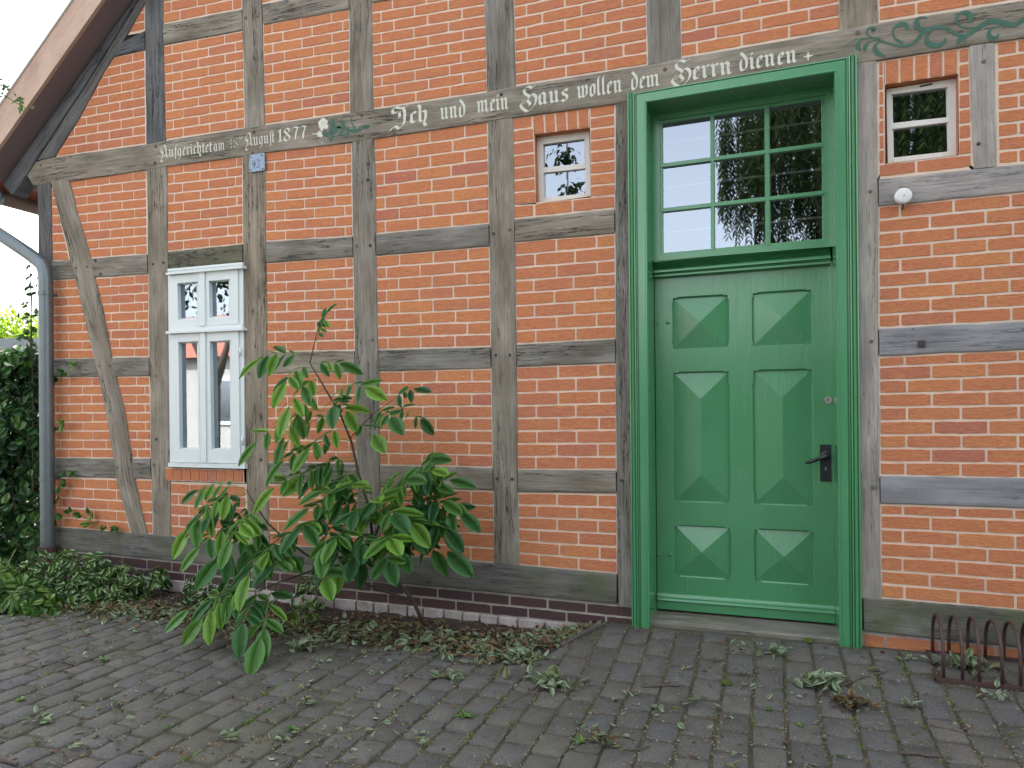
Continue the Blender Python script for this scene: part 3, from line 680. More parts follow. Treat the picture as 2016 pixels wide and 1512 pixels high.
# bottom lip
mb.box((p[3].x, -.011, p[3].z-.0), (p[2].x, .01, p[3].z+.006), mi=1)
mb.build('window_sill_course', [M['brick'], M['mortar']], house)['label'] = 'upright brick course under the white window'
# small window surround, left
cells = [((1011, 234), (1046, 229), (1046, 250), (1011, 255))] + col((1011, 257), (1049, 251), (1054, 400), (1013, 404), 6) + row((1049, 230), (1159, 211), (1160.5, 251), (1051, 264), 5, gap=.13) + col((1162.5, 210), (1209, 203), (1210, 384), (1164, 388), 8) + [((1013, 406), (1050, 403), (1050, 426), (1013, 429)), ((1054, 402), (1125, 394), (1126, 417), (1054, 425)), ((1129, 394), (1209, 386), (1209.5, 408), (1129, 417))]
mb = MB()
def mquad(mb, q, e=.012, y=.0):
    p = [W(*c) for c in q]; mb.poly([(p[0].x, y, p[0].z), (p[3].x, y, p[3].z), (p[2].x, y, p[2].z), (p[1].x, y, p[1].z)], mi=1)
for q in (((1008, 230), (1052, 224), (1055, 402), (1010, 404)), ((1050, 226), (1161, 208), (1160.5, 251.5), (1051.5, 264.5)), ((1161, 208), (1213, 201), (1212, 384), (1163, 388)), ((1008, 403.5), (1214, 384), (1214, 418), (1008, 438))): mquad(mb, q)
for c in cells: brickmesh(mb, [W(*q) for q in c], rbrick())
def reveal(mb, quad, y0, y1, mi=0, shrink=0):
    pw = [W(*c) for c in quad]
    a = [mb.vert((p.x, y0, p.z), (0, 0), .4) for p in pw]; b = [mb.vert((p.x, y1, p.z), (0, 0), .4) for p in pw]
    for i in range(4): mb.face((a[i], a[(i+1) % 4], b[(i+1) % 4], b[i]), mi)
reveal(mb, ((1052, 264.5), (1161, 251), (1163.5, 387), (1056, 402)), -.003, .16)
mb.build('brick_infill', [M['brick'], M['mortar']], house)['label'] = 'brick field round the small window left of the door'
# small window surround, right
cells = col((1731, 121), (1738, 120), (1740, 322), (1731.5, 324), 7) + row((1742, 121), (1886, 97), (1886, 145), (1742, 167), 5, gap=.13) + col((1889, 96), (1906, 93), (1911, 303), (1889, 306), 7) + [((1731.5, 325), (1801, 317), (1802, 340), (1732, 348)), ((1806, 317), (1911, 305), (1911, 328), (1806, 340))]
mb = MB()
for q in (((1725, 117), (1742, 116), (1743, 322), (1727, 353)), ((1741, 116), (1887, 93), (1886.5, 145), (1741, 167.5)), ((1886, 92), (1914, 88), (1921, 333), (1888, 306)), ((1742, 322), (1888, 305.5), (1912, 334), (1731, 353))): mquad(mb, q)
for c in cells: brickmesh(mb, [W(*q) for q in c], rbrick())
reveal(mb, ((1741.5, 167.5), (1886, 145.5), (1886.5, 305.5), (1742, 322)), -.003, .16)
mb.build('brick_infill', [M['brick'], M['mortar']], house)['label'] = 'brick field round the small window right of the door'
# plinth
def fy(p, y):
    q = W(*p); return Vector((q.x, y, q.z))
panel((79, 1080), (1246, 1195), (1247, 1239), (79, 1119), 2, (.65, .15), L_=.262, mort='mortar_grey', bk='klinker', name='plinth', label='two courses of dark purple clinker bricks')
mb = MB(); z0 = W(331, 1141).z; z1 = W(1187, 1237).z
x = -6.0
z0 += .010; z1 += .010
while x < -1.3:
    w_ = rng.uniform(.10, .22); zt_ = lerp(z0, z1, (x+4.55)/3.56)-.006; hgt = .085
    brickmesh(mb, (Vector((x, 0, zt_)), Vector((x+w_-.014, 0, zt_)), Vector((x+w_-.014, 0, zt_-hgt)), Vector((x, 0, zt_-hgt))), rng.random(), y=-.022+rng.uniform(-.006, .004)); x += w_
mb.poly([(-6.05, .003, lerp(z0, z1, -1.5/3.56)+.01), (-6.05, .003, -.3), (-.9, .003, -.3), (-.9, .003, lerp(z0, z1, 3.65/3.56)+.01)], mi=1)
mb.build('plinth', [M['whitewash'], M['mortar_grey']], house)['label'] = 'crumbling whitewashed footing course at soil level'
panel((1700, 1246), (2392, 1316), (2396, 1352), (1700, 1275), 1, (.42, .95), L_=.262, mort='whitewash', bk='brick', name='plinth', label='single red brick course right of the door')
# added dark backing: blocks the sky and darkens the gaps between timbers
mb = MB()
def back(q, y=.125):
    p = [W(*c) for c in q]; mb.poly([(p[0].x, y, p[0].z), (p[3].x, y, p[3].z), (p[2].x, y, p[2].z), (p[1].x, y, p[1].z)])
for q in (((75, 350), (330, 300), (335, 1100), (80, 1080)), ((328, 320), (480, 300), (480, 520), (330, 530)), ((334, 915), (486, 920), (490, 1100), (336, 1090)), ((478, 300), (1054, 215), (1056, 1180), (484, 1110)), ((1050, 225), (1165, 205), (1161, 254), (1052, 266)), ((1163, 205), (1245, 190), (1245, 1200), (1165, 1190)), ((1055, 400), (1165, 386), (1166, 1190), (1056, 1175)), ((1690, 115), (1742, 110), (1742, 1250), (1695, 1245)), ((1741, 112), (1888, 90), (1887, 148), (1741, 169)), ((1886, 92), (2390, 0), (2400, 1330), (1888, 1260)), ((1741, 321), (1888, 304), (1888, 1260), (1742, 1248)), ((60, 330), (2390, -30), (2390, -500), (520, -600))): back(q)
mb.build('dark_backing', M['dark'], house)
# ================================================================== WINDOWS
def ring(mb, outer, inner, yf, yo, yi, mi=0, bev=.0):
    O = [W(*p, yf) for p in outer]; I = [W(*p, yf) for p in inner]
    o = [mb.vert(p) for p in O]; i = [mb.vert(p) for p in I]
    ob = [mb.vert((p.x, yo, p.z)) for p in O]; ib = [mb.vert((p.x, yi, p.z)) for p in I]
    for k in range(4):
        l = (k+1) % 4
        mb.face((o[k], o[l], i[l], i[k]) if 0 else (o[k], i[k], i[l], o[l]), mi); mb.face((ob[k], o[k], o[l], ob[l]), mi); mb.face((i[k], ib[k], ib[l], i[l]), mi)
def slab(mb, quad, yf, yb, mi=0):
    P = [W(*p, yf) for p in quad]; a = [mb.vert(p) for p in P]; b = [mb.vert((p.x, yb, p.z)) for p in P]
    mb.face((a[0], a[3], a[2], a[1]), mi); mb.face((b[0], b[1], b[2], b[3]), mi)
    for k in range(4): l = (k+1) % 4; mb.face((a[k], a[l], b[l], b[k]), mi)
def pane(name, quad, y, material, par):
    mb = MB(); P = [W(*p, y) for p in quad]; mb.poly([P[0], P[3], P[2], P[1]]); return mb.build(name, material, par)
def room(x0, x1, z0, z1, y0, y1):
    mb = MB(); c = [mb.vert(p) for p in ((x0, y0, z0), (x1, y0, z0), (x1, y1, z0), (x0, y1, z0), (x0, y0, z1), (x1, y0, z1), (x1, y1, z1), (x0, y1, z1))]
    for q in ((0, 1, 2, 3), (7, 6, 5, 4), (1, 5, 6, 2), (2, 6, 7, 3), (3, 7, 4, 0)): mb.face([c[i] for i in q])
    return mb.build('room', M['dark'], house)
def room_for(quad, dep=1.2, e=.03, y0=.13):
    P = [W(*p, y0) for p in quad]; return room(min(p.x for p in P)-e, max(p.x for p in P)+e, min(p.z for p in P)-e, max(p.z for p in P)+e, y0, y0+dep)
def sash_frame(quad, t): pass
# ---- small old windows
def small_window(outer, p1, p2, yf, label):
    mb = MB(); inner = [p1[0], p1[1], p2[2], p2[3]]
    ring(mb, outer, inner, yf, yf+.08, yf+.05)
    slab(mb, (p1[3], p1[2], p2[1], p2[0]), yf+.004, yf+.05)
    wf = mb.build('window', M['oldwhite'], house); wf['label'] = label
    # putty bead round each pane
    for q in (p1, p2):
        c = (sum(a[0] for a in q)/4, sum(a[1] for a in q)/4); ins = [(a[0]+(c[0]-a[0])*.05, a[1]+(c[1]-a[1])*.05) for a in q]
        mb = MB(); ring(mb, q, ins, yf+.012, yf+.02, yf+.03); mb.build('putty', M['oldwhite'], wf)
        pane('pane', q, yf+.022, M['glass_old'], wf)
    room_for(outer)
    return wf
small_window(((1057, 271), (1160, 258), (1163.5, 386), (1061, 400.5)), ((1069, 284), (1152, 272.5), (1153, 322.5), (1069.5, 331)), ((1069.8, 340), (1154, 331), (1155, 382.5), (1070.5, 390)), .055, 'small white window with peeling paint left of the door')
wr = small_window(((1745, 176), (1884.5, 153.5), (1886.5, 305.5), (1748, 321.5)), ((1754.5, 185.5), (1866, 171), (1867, 232), (1755.5, 244)), ((1756, 254), (1867.5, 240), (1869, 299.5), (1757, 312)), .045, 'small white window with flaking top rail right of the door')
mb = MB(); slab(mb, ((1811, 168.5), (1836, 163.5), (1836, 166), (1811, 171)), .040, .047); mb.build('catch', M['bolt'], wr)
mb = MB()
for k in (0, 4): slab(mb, ((1858+k, 289), (1860+k, 289), (1860+k, 293), (1858+k, 293)), .0445, .066)
# ---- white casement window
mb = MB(); yw = -.022
ring(mb, ((330.5, 532), (478, 518), (481.5, 916), (334.5, 913)), ((338, 545), (468.5, 533), (473, 905), (342, 905)), yw, .10, .10)
ww = mb.build('window', M['white'], house); ww['label'] = 'tall white four-light casement window'
mb = MB()
slab(mb, ((329.5, 529.5), (477, 516), (477, 520.5), (329.5, 534)), -.03, .0); 
slab(mb, ((326, 537), (476.5, 521.5), (477, 527.5), (326, 541)), -.062, -.0)
mb.build('drip_board', M['white'], ww)
mb = MB(); slab(mb, ((326, 652), (477.5, 645), (478, 650), (326, 657)), -.062, -.0); slab(mb, ((334, 644), (476, 638), (477.5, 646), (335, 652)), -.035, 0); mb.build('transom', M['white'], ww)
mb = MB(); slab(mb, ((331, 911), (481.5, 914), (482, 923), (331, 919)), -.045, .0); mb.build('window_sill', M['white'], ww)
def sash(outer, inner):
    mb = MB(); ring(mb, outer, inner, -.034, -.01, .004)
    c = (sum(a[0] for a in inner)/4, sum(a[1] for a in inner)/4); ins = [(a[0]+math.copysign(2.6, c[0]-a[0]), a[1]+math.copysign(2.4, c[1]-a[1])) for a in inner]
    ring(mb, [(a[0]-.8*math.copysign(1, c[0]-a[0]), a[1]-.8*math.copysign(1, c[1]-a[1])) for a in inner], ins, -.012, .0, .012)
    o = mb.build('sash', M['white'], ww); pane('pane', [(a[0]+math.copysign(1.5, c[0]-a[0]), a[1]+math.copysign(1.5, c[1]-a[1])) for a in inner], .006, M['glass_new'], o); return o
sash(((334, 543), (391, 537), (392.5, 641), (335, 646)), ((349, 558), (389.5, 554), (390.5, 627.5), (350.5, 630)))
sash(((402, 535.5), (467.5, 530), (468.5, 637.5), (403, 641)), ((411, 553), (452.5, 549.5), (453.5, 624), (412.5, 626)))
sash(((335, 659), (392, 655), (394, 911), (337, 909)), ((351, 673.5), (390.5, 671.5), (393, 885), (353.5, 884)))
sash(((403, 654), (469, 650.5), (472.5, 912), (405, 911)), ((412.5, 672), (454.5, 669.5), (456.5, 885), (416, 885)))
mb = MB(); slab(mb, ((391, 536), (402, 535), (403.5, 641), (392.5, 642)), -.046, 0); slab(mb, ((392.5, 655), (403.5, 654), (405.5, 911), (394.5, 911)), -.046, 0); mb.build('mullion', M['white'], ww)
for (x, y) in ((473, 692), (477.5, 868)):
    a = W(x, y-9, -.05); b_ = W(x+.5, y+9, -.05); mb = MB(); mb.tube([a, b_], .009, 10); mb.build('hinge', M['white'], ww, True)
for x in (355, 387, 420):
    a = W(x-7, 910, -.05); b_ = W(x+7, 910.5, -.05); mb = MB(); mb.tube([a, b_], .003, 6); mb.build('hook', M['white'], ww)
room_for(((331, 532), (478, 518), (481, 916), (334, 913)), 2.0, .2)
# pale roller blind and hanging curtain seen inside
mb = MB(); P = [W(*p, .35) for p in ((408, 668), (452, 668), (454, 860), (410, 860))]; seg = 10
for i in range(seg+1):
    t = i/seg; a = P[0].lerp(P[1], t); b_ = P[3].lerp(P[2], t); dy = .02*math.sin(i*2.1); mb.vert((a.x, .35+dy, a.z)); mb.vert((b_.x, .35+dy, b_.z))
for i in range(seg): mb.face((2*i, 2*i+1, 2*i+3, 2*i+2))
mb.build('curtain', M['curtain'], ww, True)

# ================================================================== DOOR
D = .20            # depth of the recess
# casing: mitred moulding round opening
casO = [W(1258, 1225, -.045), W(1248, 183, -.045), W(1670, 111, -.045), W(1679, 1266, -.045)]
casI = [W(1279.5, 1226, -.045), W(1273.5, 203, -.045), W(1642, 143.5, -.045), W(1652.5, 1266, -.045)]
for q in (casO, casI): q[0].z = -.045; q[3].z = -.045
def moulding(mb, O, I, prof, mi=0):
    rows = []
    for (t, y) in prof:
        rows.append([mb.vert((lerp(o.x, i.x, t), y, lerp(o.z, i.z, t))) for o, i in zip(O, I)])
    for a, b in zip(rows, rows[1:]):
        for k in range(3): mb.face((a[k], b[k], b[k+1], a[k+1]) if 0 else (a[k], a[k+1], b[k+1], b[k]), mi)
    mb.face([r[0] for r in rows][::-1], mi); mb.face([r[3] for r in rows], mi)
door_set = MB()
prof = [(0, .02), (0, -.040), (.05, -.048), (.12, -.05), (.16, -.042), (.20, -.042), (.24, -.050), (.80, -.050), (.86, -.056), (.93, -.056), (1.0, -.048)]
moulding(door_set, casO, casI, prof)
# upright outer strips with beads
for s, (xa, xb) in ((-1, ((1234, 1243), (1248, 1257.5))), (1, ((1688, 1698), (1670.3, 1679.3)))):
    ta = 182 if s < 0 else 107.5; tb = 184 if s < 0 else 110.5
    a0 = W(xa[0], ta, -.05); a1 = W(xa[1], 1222, -.05); b0 = W(xb[0], tb, -.05); b1 = W(xb[1], 1224, -.05); a1.z = b1.z = -.045
    P = [(0, .02), (0, -.040), (.10, -.052), (.24, -.055), (.36, -.048), (.40, -.060), (.55, -.070), (.70, -.060), (.74, -.050), (.86, -.058), (1, -.052), (1, .0)]
    rows = []
    for (t, y) in P: rows.append((door_set.vert((lerp(a1.x, b1.x, t), y, a1.z)), door_set.vert((lerp(a0.x, b0.x, t), y, lerp(a0.z, b0.z, t)))))
    for p, q in zip(rows, rows[1:]): door_set.face((p[0], p[1], q[1], q[0]))
    door_set.face([r[1] for r in rows]); door_set.face([r[0] for r in rows])
# reveal boards: from casing back to recess
rv = [door_set.vert((p.x, -.048, p.z)) for p in casI]; rb = [door_set.vert((p.x, D+.03, p.z)) for p in casI]
for k in range(3): door_set.face((rv[k], rv[k+1], rb[k+1], rb[k]))
df = door_set.build('door_frame', M['green_v'], house); df['label'] = 'green moulded door frame with beaded outer strips'
bm = bmesh.new(); bm.from_mesh(df.data); bmesh.ops.recalc_face_normals(bm, faces=bm.faces); bm.to_mesh(df.data); bm.free()
# sharp-edged profile is flat shaded; slim jamb posts at the back of the recess
xL0, xR0 = casI[1].x, casI[2].x; zTop = casI[1].z
mb = MB()
def wx(px, y_px, y): return W(px, y_px, y).x
leafL = wx(1291.5, 850, D+.02); leafR = wx(1641, 850, D+.02)
mb.box((casI[0].x-.02, D, -.045), (leafL-.004, D+.06, W(1290, 549, D).z)); mb.box((leafR+.004, D-.03, -.045), (casI[3].x+.02, D+.06, W(1640, 521, D-.03).z))
mb.build('door_jamb', M['green_v'], df)
# transom window
ty = D-.06
mb = MB()
To = ((1278, 222), (1652, 160), (1652, 484), (1278, 514)); Ti = ((1299, 236), (1624, 186), (1627, 474), (1300.5, 502))
ring(mb, To, Ti, ty, ty+.06, ty+.026)
tw = mb.build('transom_window', M['green_h'], house); tw['label'] = 'nine-pane transom window over the green door'
gq = ((1304.4, 243), (1617.5, 195.5), (1620, 470), (1305.5, 498))
def bil(q, u, v):
    a = (lerp(q[0][0], q[1][0], u), lerp(q[0][1], q[1][1], u)); b = (lerp(q[3][0], q[2][0], u), lerp(q[3][1], q[2][1], u)); return (lerp(a[0], b[0], v), lerp(a[1], b[1], v))
us = [(0, .297), (.328, .637), (.675, 1)]; vs3 = [(0, .307), (.345, .652), (.690, 1)]
# inner bead of frame
mb = MB(); ring(mb, Ti, gq, ty+.014, ty+.03, ty+.034)
# muntins: vertical and horizontal bars, ridged
for (a, b) in ((.299, .326), (.639, .673)):
    q = (bil(gq, a, -.01), bil(gq, b, -.01), bil(gq, b, 1.01), bil(gq, a, 1.01)); m_ = (a+b)/2; w4 = (b-a)*.3
    slab(mb, q, ty+.016, ty+.03); slab(mb, (bil(gq, m_-w4, -.01), bil(gq, m_+w4, -.01), bil(gq, m_+w4, 1.01), bil(gq, m_-w4, 1.01)), ty+.006, ty+.016)
for (a, b) in ((.309, .343), (.654, .688)):
    slab(mb, (bil(gq, -.01, a), bil(gq, 1.01, a), bil(gq, 1.01, b), bil(gq, -.01, b)), ty+.0155, ty+.031); m_ = (a+b)/2; w4 = (b-a)*.3
    slab(mb, (bil(gq, -.01, m_-w4), bil(gq, 1.01, m_-w4), bil(gq, 1.01, m_+w4), bil(gq, -.01, m_+w4)), ty+.0055, ty+.0155)
mb.build('glazing_bar', M['green_h'], tw)
for (u0, u1) in us:
    for (v0, v1) in vs3:
        e = .004; pane('pane', (bil(gq, u0-e, v0-e), bil(gq, u1+e, v0-e), bil(gq, u1+e, v1+e), bil(gq, u0-e, v1+e)), ty+.027+rng.uniform(0, .001), M['glass_old'], tw)
# pale rails inside behind the glass
for v in (.155, .5, .845):
    mb = MB(); a = W(*bil(gq, -.02, v-.0), ty+.11); b_ = W(*bil(gq, 1.02, v), ty+.11); mb.tube([a, b_], .0075, 6); mb.build('inner_bar', M['bar'], tw)
room_for(((1270, 190), (1660, 130), (1650, 1210), (1280, 1210)), 2.0, .05, D+.07)
# moulded rail between transom and leaf
zt0 = W(1465, 499, D-.05).z; zt1 = W(1465, 533, D).z
def hprofile(mb, xa, xb, za0, za1, zb0, zb1, prof):
    """za0/za1 top & bottom z at left, zb0/zb1 at right; prof (t, y)"""
    L0 = []; R0 = []
    for (t, y) in prof: L0.append(mb.vert((xa, y, lerp(za0, za1, t)))); R0.append(mb.vert((xb, y, lerp(zb0, zb1, t))))
    for i in range(len(prof)-1): mb.face((L0[i], L0[i+1], R0[i+1], R0[i]))
    mb.face(L0[::-1]); mb.face(R0)
mb = MB(); xa = casI[1].x+.002; xb = W(1642, 500, -.04).x-.002
za0 = W(1285, 513, D-.04).z; za1 = W(1290, 547, D-.01).z; zb0 = W(1641, 478, D-.04).z; zb1 = W(1638, 520, D-.01).z
hprofile(mb, xa, xb, za0, za1, zb0, zb1, [(0, D+.05), (0, D-.045), (.05, D-.055), (.12, D-.055), (.16, D-.040), (.22, D-.026)]+sum([[(.24+.06*k, D-.022), (.27+.06*k, D-.032)] for k in range(6)], [])+[(.62, D-.030), (.66, D-.042), (.74, D-.042), (.78, D-.026), (.84, D-.018), (.88, D-.028), (.97, D-.028), (1, D-.015), (1, D+.05)])
mb.build('transom_rail', M['green_h'], df)
# threshold
mb = MB(); a = W(1292, 1201, D).z-.004; zth = a
fr = -.012; xl_, xr_ = casI[0].x-.01, casI[3].x+.01
n = 24; rows = []
for i in range(n+1):
    x = lerp(xl_, xr_, i/n); rw = []
    for (y, z) in ((D+.06, zth+.0), (fr+.03, zth-.008), (fr+.006, zth-.012), (fr, zth-.02), (fr+.002, zth-.05), (fr-.0, -.06)):
        rw.append(mb.vert((x, y+.003*noise.noise((x*9, z*40, 2)), z+.003*noise.noise((x*7, y*20, 1))), (x, y+z), .6))
    rows.append(rw)
for i in range(n):
    for k in range(5): mb.face((rows[i][k], rows[i][k+1], rows[i+1][k+1], rows[i+1][k]))
o = mb.build('threshold', M['wood_sill'], house); o['label'] = 'worn grey timber threshold under the door'
# ---- leaf
yd = D+.022
def leafz(px, py): return W(px, py, yd)
Lx, Rx = leafL, leafR; zb = leafz(1465, 1211).z; zt_ = leafz(1465, 536).z+.03
Xs = [leafz(1325, 900).x, leafz(1438, 900).x, leafz(1482.5, 900).x, leafz(1602, 900).x]
def zmid(pyl, pyr, xl, xr): return (leafz(xl, pyl).z+leafz(xr, pyr).z)/2
rows_ = [(zmid(583, 570, 1326, 1600), zmid(687, 680, 1327, 1600)), (zmid(731, 726, 1326, 1600), zmid(987, 998, 1328, 1602)), (zmid(1031, 1047, 1329, 1602), zmid(1135, 1153, 1329, 1603))]
rows_ = [rows_[0], rows_[1], rows_[2]]
mb = MB()
holes = [(Xs[0], Xs[1]), (Xs[2], Xs[3])]
xs_ = [Lx, Xs[0], Xs[1], Xs[2], Xs[3], Rx]; zs_ = [zt_] + [z for r in rows_ for z in r] + [zb]
ch = .007
for i in range(5):
    for j in range(len(zs_)-1):
        hole = i in (1, 3) and j in (1, 3, 5)
        x0, x1, z1, z0 = xs_[i], xs_[i+1], zs_[j], zs_[j+1]
        if not hole: mb.poly([(x0, yd, z0), (x1, yd, z0), (x1, yd, z1), (x0, yd, z1)])
        else:
            # stop-chamfered edge and sunk rebate
            P = [(x0, z0), (x1, z0), (x1, z1), (x0, z1)]; c2 = [(x0+ch, z0+ch), (x1-ch, z0+ch), (x1-ch, z1-ch), (x0+ch, z1-ch)]
            for k in range(4):
                l = (k+1) % 4; a, b = P[k], P[l]; c, d = c2[k], c2[l]; f1, f2 = .10, .90
                pa = (lerp(a[0], b[0], f1), lerp(a[1], b[1], f1)); pb = (lerp(a[0], b[0], f2), lerp(a[1], b[1], f2)); qa = (lerp(c[0], d[0], f1), lerp(c[1], d[1], f1)); qb = (lerp(c[0], d[0], f2), lerp(c[1], d[1], f2))
                nx_, nz_ = (c[0]+d[0]-a[0]-b[0])/2, (c[1]+d[1]-a[1]-b[1])/2; nl = math.hypot(nx_, nz_); nx_ /= nl; nz_ /= nl
                # corner ends stay square: frame edge
                ea = (a[0], a[1]); 
                def v3(p, y): return (p[0], y, p[1])
                mb.poly([v3(pa, yd), v3(pb, yd), v3(qb, yd+ch*1.1), v3(qa, yd+ch*1.1)])
                mb.poly([v3(qa, yd+ch*1.1), v3(qb, yd+ch*1.1), v3(qb, yd+.02), v3(qa, yd+.02)])
                mb.poly([v3(a, yd), v3(pa, yd), v3(qa, yd), v3(c, yd)]); mb.poly([v3(pb, yd), v3(b, yd), v3(d, yd), v3(qb, yd)])
                mb.poly([v3(pa, yd), v3(qa, yd+ch*1.1), v3(qa, yd)]); mb.poly([v3(pb, yd), v3(qb, yd), v3(qb, yd+ch*1.1)])
                mb.poly([v3(c, yd), v3(qa, yd), v3(qa, yd+.02), v3(c, yd+.02)]); mb.poly([v3(qb, yd), v3(d, yd), v3(d, yd+.02), v3(qb, yd+.02)])
mb.box((Lx, yd+.0205, zb), (Rx, yd+.05, zt_))
# side edges
for x in (Lx, Rx): mb.poly([(x, yd, zb), (x, yd, zt_), (x, yd+.021, zt_), (x, yd+.021, zb)])
leaf = mb.build('door', M['green_v'], house); leaf['label'] = 'green six-panel door with diamond-pointed fields'
bm = bmesh.new(); bm.from_mesh(leaf.data); bmesh.ops.remove_doubles(bm, verts=bm.verts, dist=.0002); bmesh.ops.recalc_face_normals(bm, faces=bm.faces); bm.to_mesh(leaf.data); bm.free()
# horizontal rail tenon lines
for ri, (z1, z0) in enumerate(rows_):
    for hi, (x0, x1) in enumerate(holes):
        mb = MB(); x0_, x1_, z0_, z1_ = x0+ch, x1-ch, z0+ch, z1-ch; yb = yd+.017; ya = yd-.016
        h = (x1_-x0_)/2; 
        c = [(x0_, yb, z0_), (x1_, yb, z0_), (x1_, yb, z1_), (x0_, yb, z1_)]
        if ri == 1:
            a1 = ((x0_+x1_)/2, ya, z1_-h*1.0); a0 = ((x0_+x1_)/2, ya, z0_+h*1.0)
            mb.poly([c[3], c[2], a1]); mb.poly([c[0], a0, c[1]]) ; mb.poly([c[0], c[3], a1, a0]); mb.poly([c[1], a0, a1, c[2]])
        else:
            a = ((x0_+x1_)/2, ya, (z0_+z1_)/2)
            for k in range(4): mb.poly([c[k], a, c[(k+1) % 4]])
        o = mb.build('panel', M['green_v'], leaf)
        bm = bmesh.new(); bm.from_mesh(o.data); bmesh.ops.recalc_face_normals(bm, faces=bm.faces)
        if sum(f.normal.y for f in bm.faces) > 0: bmesh.ops.reverse_faces(bm, faces=bm.faces)
        bm.to_mesh(o.data); bm.free()
# weather board at foot
za = leafz(1294, 1166).z; zb2 = leafz(1642, 1192).z; ztop = (za+zb2)/2
mb = MB(); hprofile(mb, Lx+.001, Rx-.004, ztop, zb+.001, ztop, zb+.001, [(0, yd), (.02, yd-.012), (.10, yd-.020), (.20, yd-.024), (.24, yd-.020), (.30, yd-.030), (.40, yd-.034), (.44, yd-.028), (.46, yd-.022), (1, yd-.020), (1, yd)])
mb.build('weather_board', M['green_h'], leaf)
def stud(par, px, py, y, r, name='stud', material=None):
    p = W(px, py, y); mb = MB(); rings = []
    for (rr, dy) in ((r, 0), (r*.95, -.003), (r*.6, -.007), (.0001, -.008)):
        rings.append([mb.vert((p.x+rr*math.cos(k*.785), y+dy, p.z+rr*math.sin(k*.785))) for k in range(8)])
    for a, b in zip(rings, rings[1:]):
        for k in range(8): mb.face((a[k], a[(k+1) % 8], b[(k+1) % 8], b[k]))
    return mb.build(name, material or M['green_v'], par, True)
stud(leaf, 1315, 635, yd, .014); stud(leaf, 1320, 1092, yd, .013); stud(leaf, 1296, 637, yd, .008); stud(leaf, 1297, 1092, yd, .008)
# cylinder lock
p = W(1630, 788, yd); mb = MB(); mb.tube([(p.x, yd+.001, p.z), (p.x, yd-.008, p.z)], .023, 20); mb.tube([(p.x, yd-.0085, p.z), (p.x, yd-.011, p.z)], .016, 18); lk = mb.build('cylinder_lock', M['chrome'], leaf, False)
mb = MB(); mb.box((p.x-.003, yd-.0125, p.z-.002), (p.x+.003, yd-.0105, p.z+.011)); mb.build('keyhole', M['black'], leaf)
# lever handle
mb = MB(); a = W(1614, 875, yd); b_ = W(1637, 948, yd); hx0, hx1, hz1, hz0 = a.x, b_.x, a.z, b_.z
mb.box((hx0, yd-.006, hz0), (hx1, yd+.001, hz1)); c = W(1626, 897, yd); cx_, cz_ = (hx0+hx1)/2, c.z
mb.tube([(cx_, yd-.006, cz_), (cx_, yd-.016, cz_)], .031, 20); mb.tube([(cx_, yd-.016, cz_), (cx_, yd-.02, cz_)], [.027, .02], 20); mb.tube([(cx_, yd-.02, cz_), (cx_, yd-.052, cz_)], .013, 14)
e1 = W(1588, 911, yd-.055)
pts = [Vector((cx_+.016, yd-.05, cz_+.003)), Vector((cx_, yd-.055, cz_)), Vector((lerp(cx_, e1.x, .35), yd-.057, lerp(cz_, e1.z, .35))), Vector((lerp(cx_, e1.x, .6), yd-.057, lerp(cz_, e1.z, .62))), Vector((lerp(cx_, e1.x, .85), yd-.056, lerp(cz_, e1.z, .88))), Vector((lerp(cx_, e1.x, .93), yd-.056, lerp(cz_, e1.z, .95))), e1, Vector((e1.x-.008, e1.y, e1.z))]
mb.tube(pts, [.014, .017, .010, .0125, .0125, .006, .009, .005], 12)
hd = mb.build('door_handle', M['black'], leaf); hd['label'] = 'black iron lever handle on long plate'
mb = MB(); kz = W(1626, 922, yd).z; mb.box((cx_-.004, yd-.0068, kz-.012), (cx_+.004, yd-.0055, kz+.008)); mb.build('keyhole', M['numpaint'], leaf)

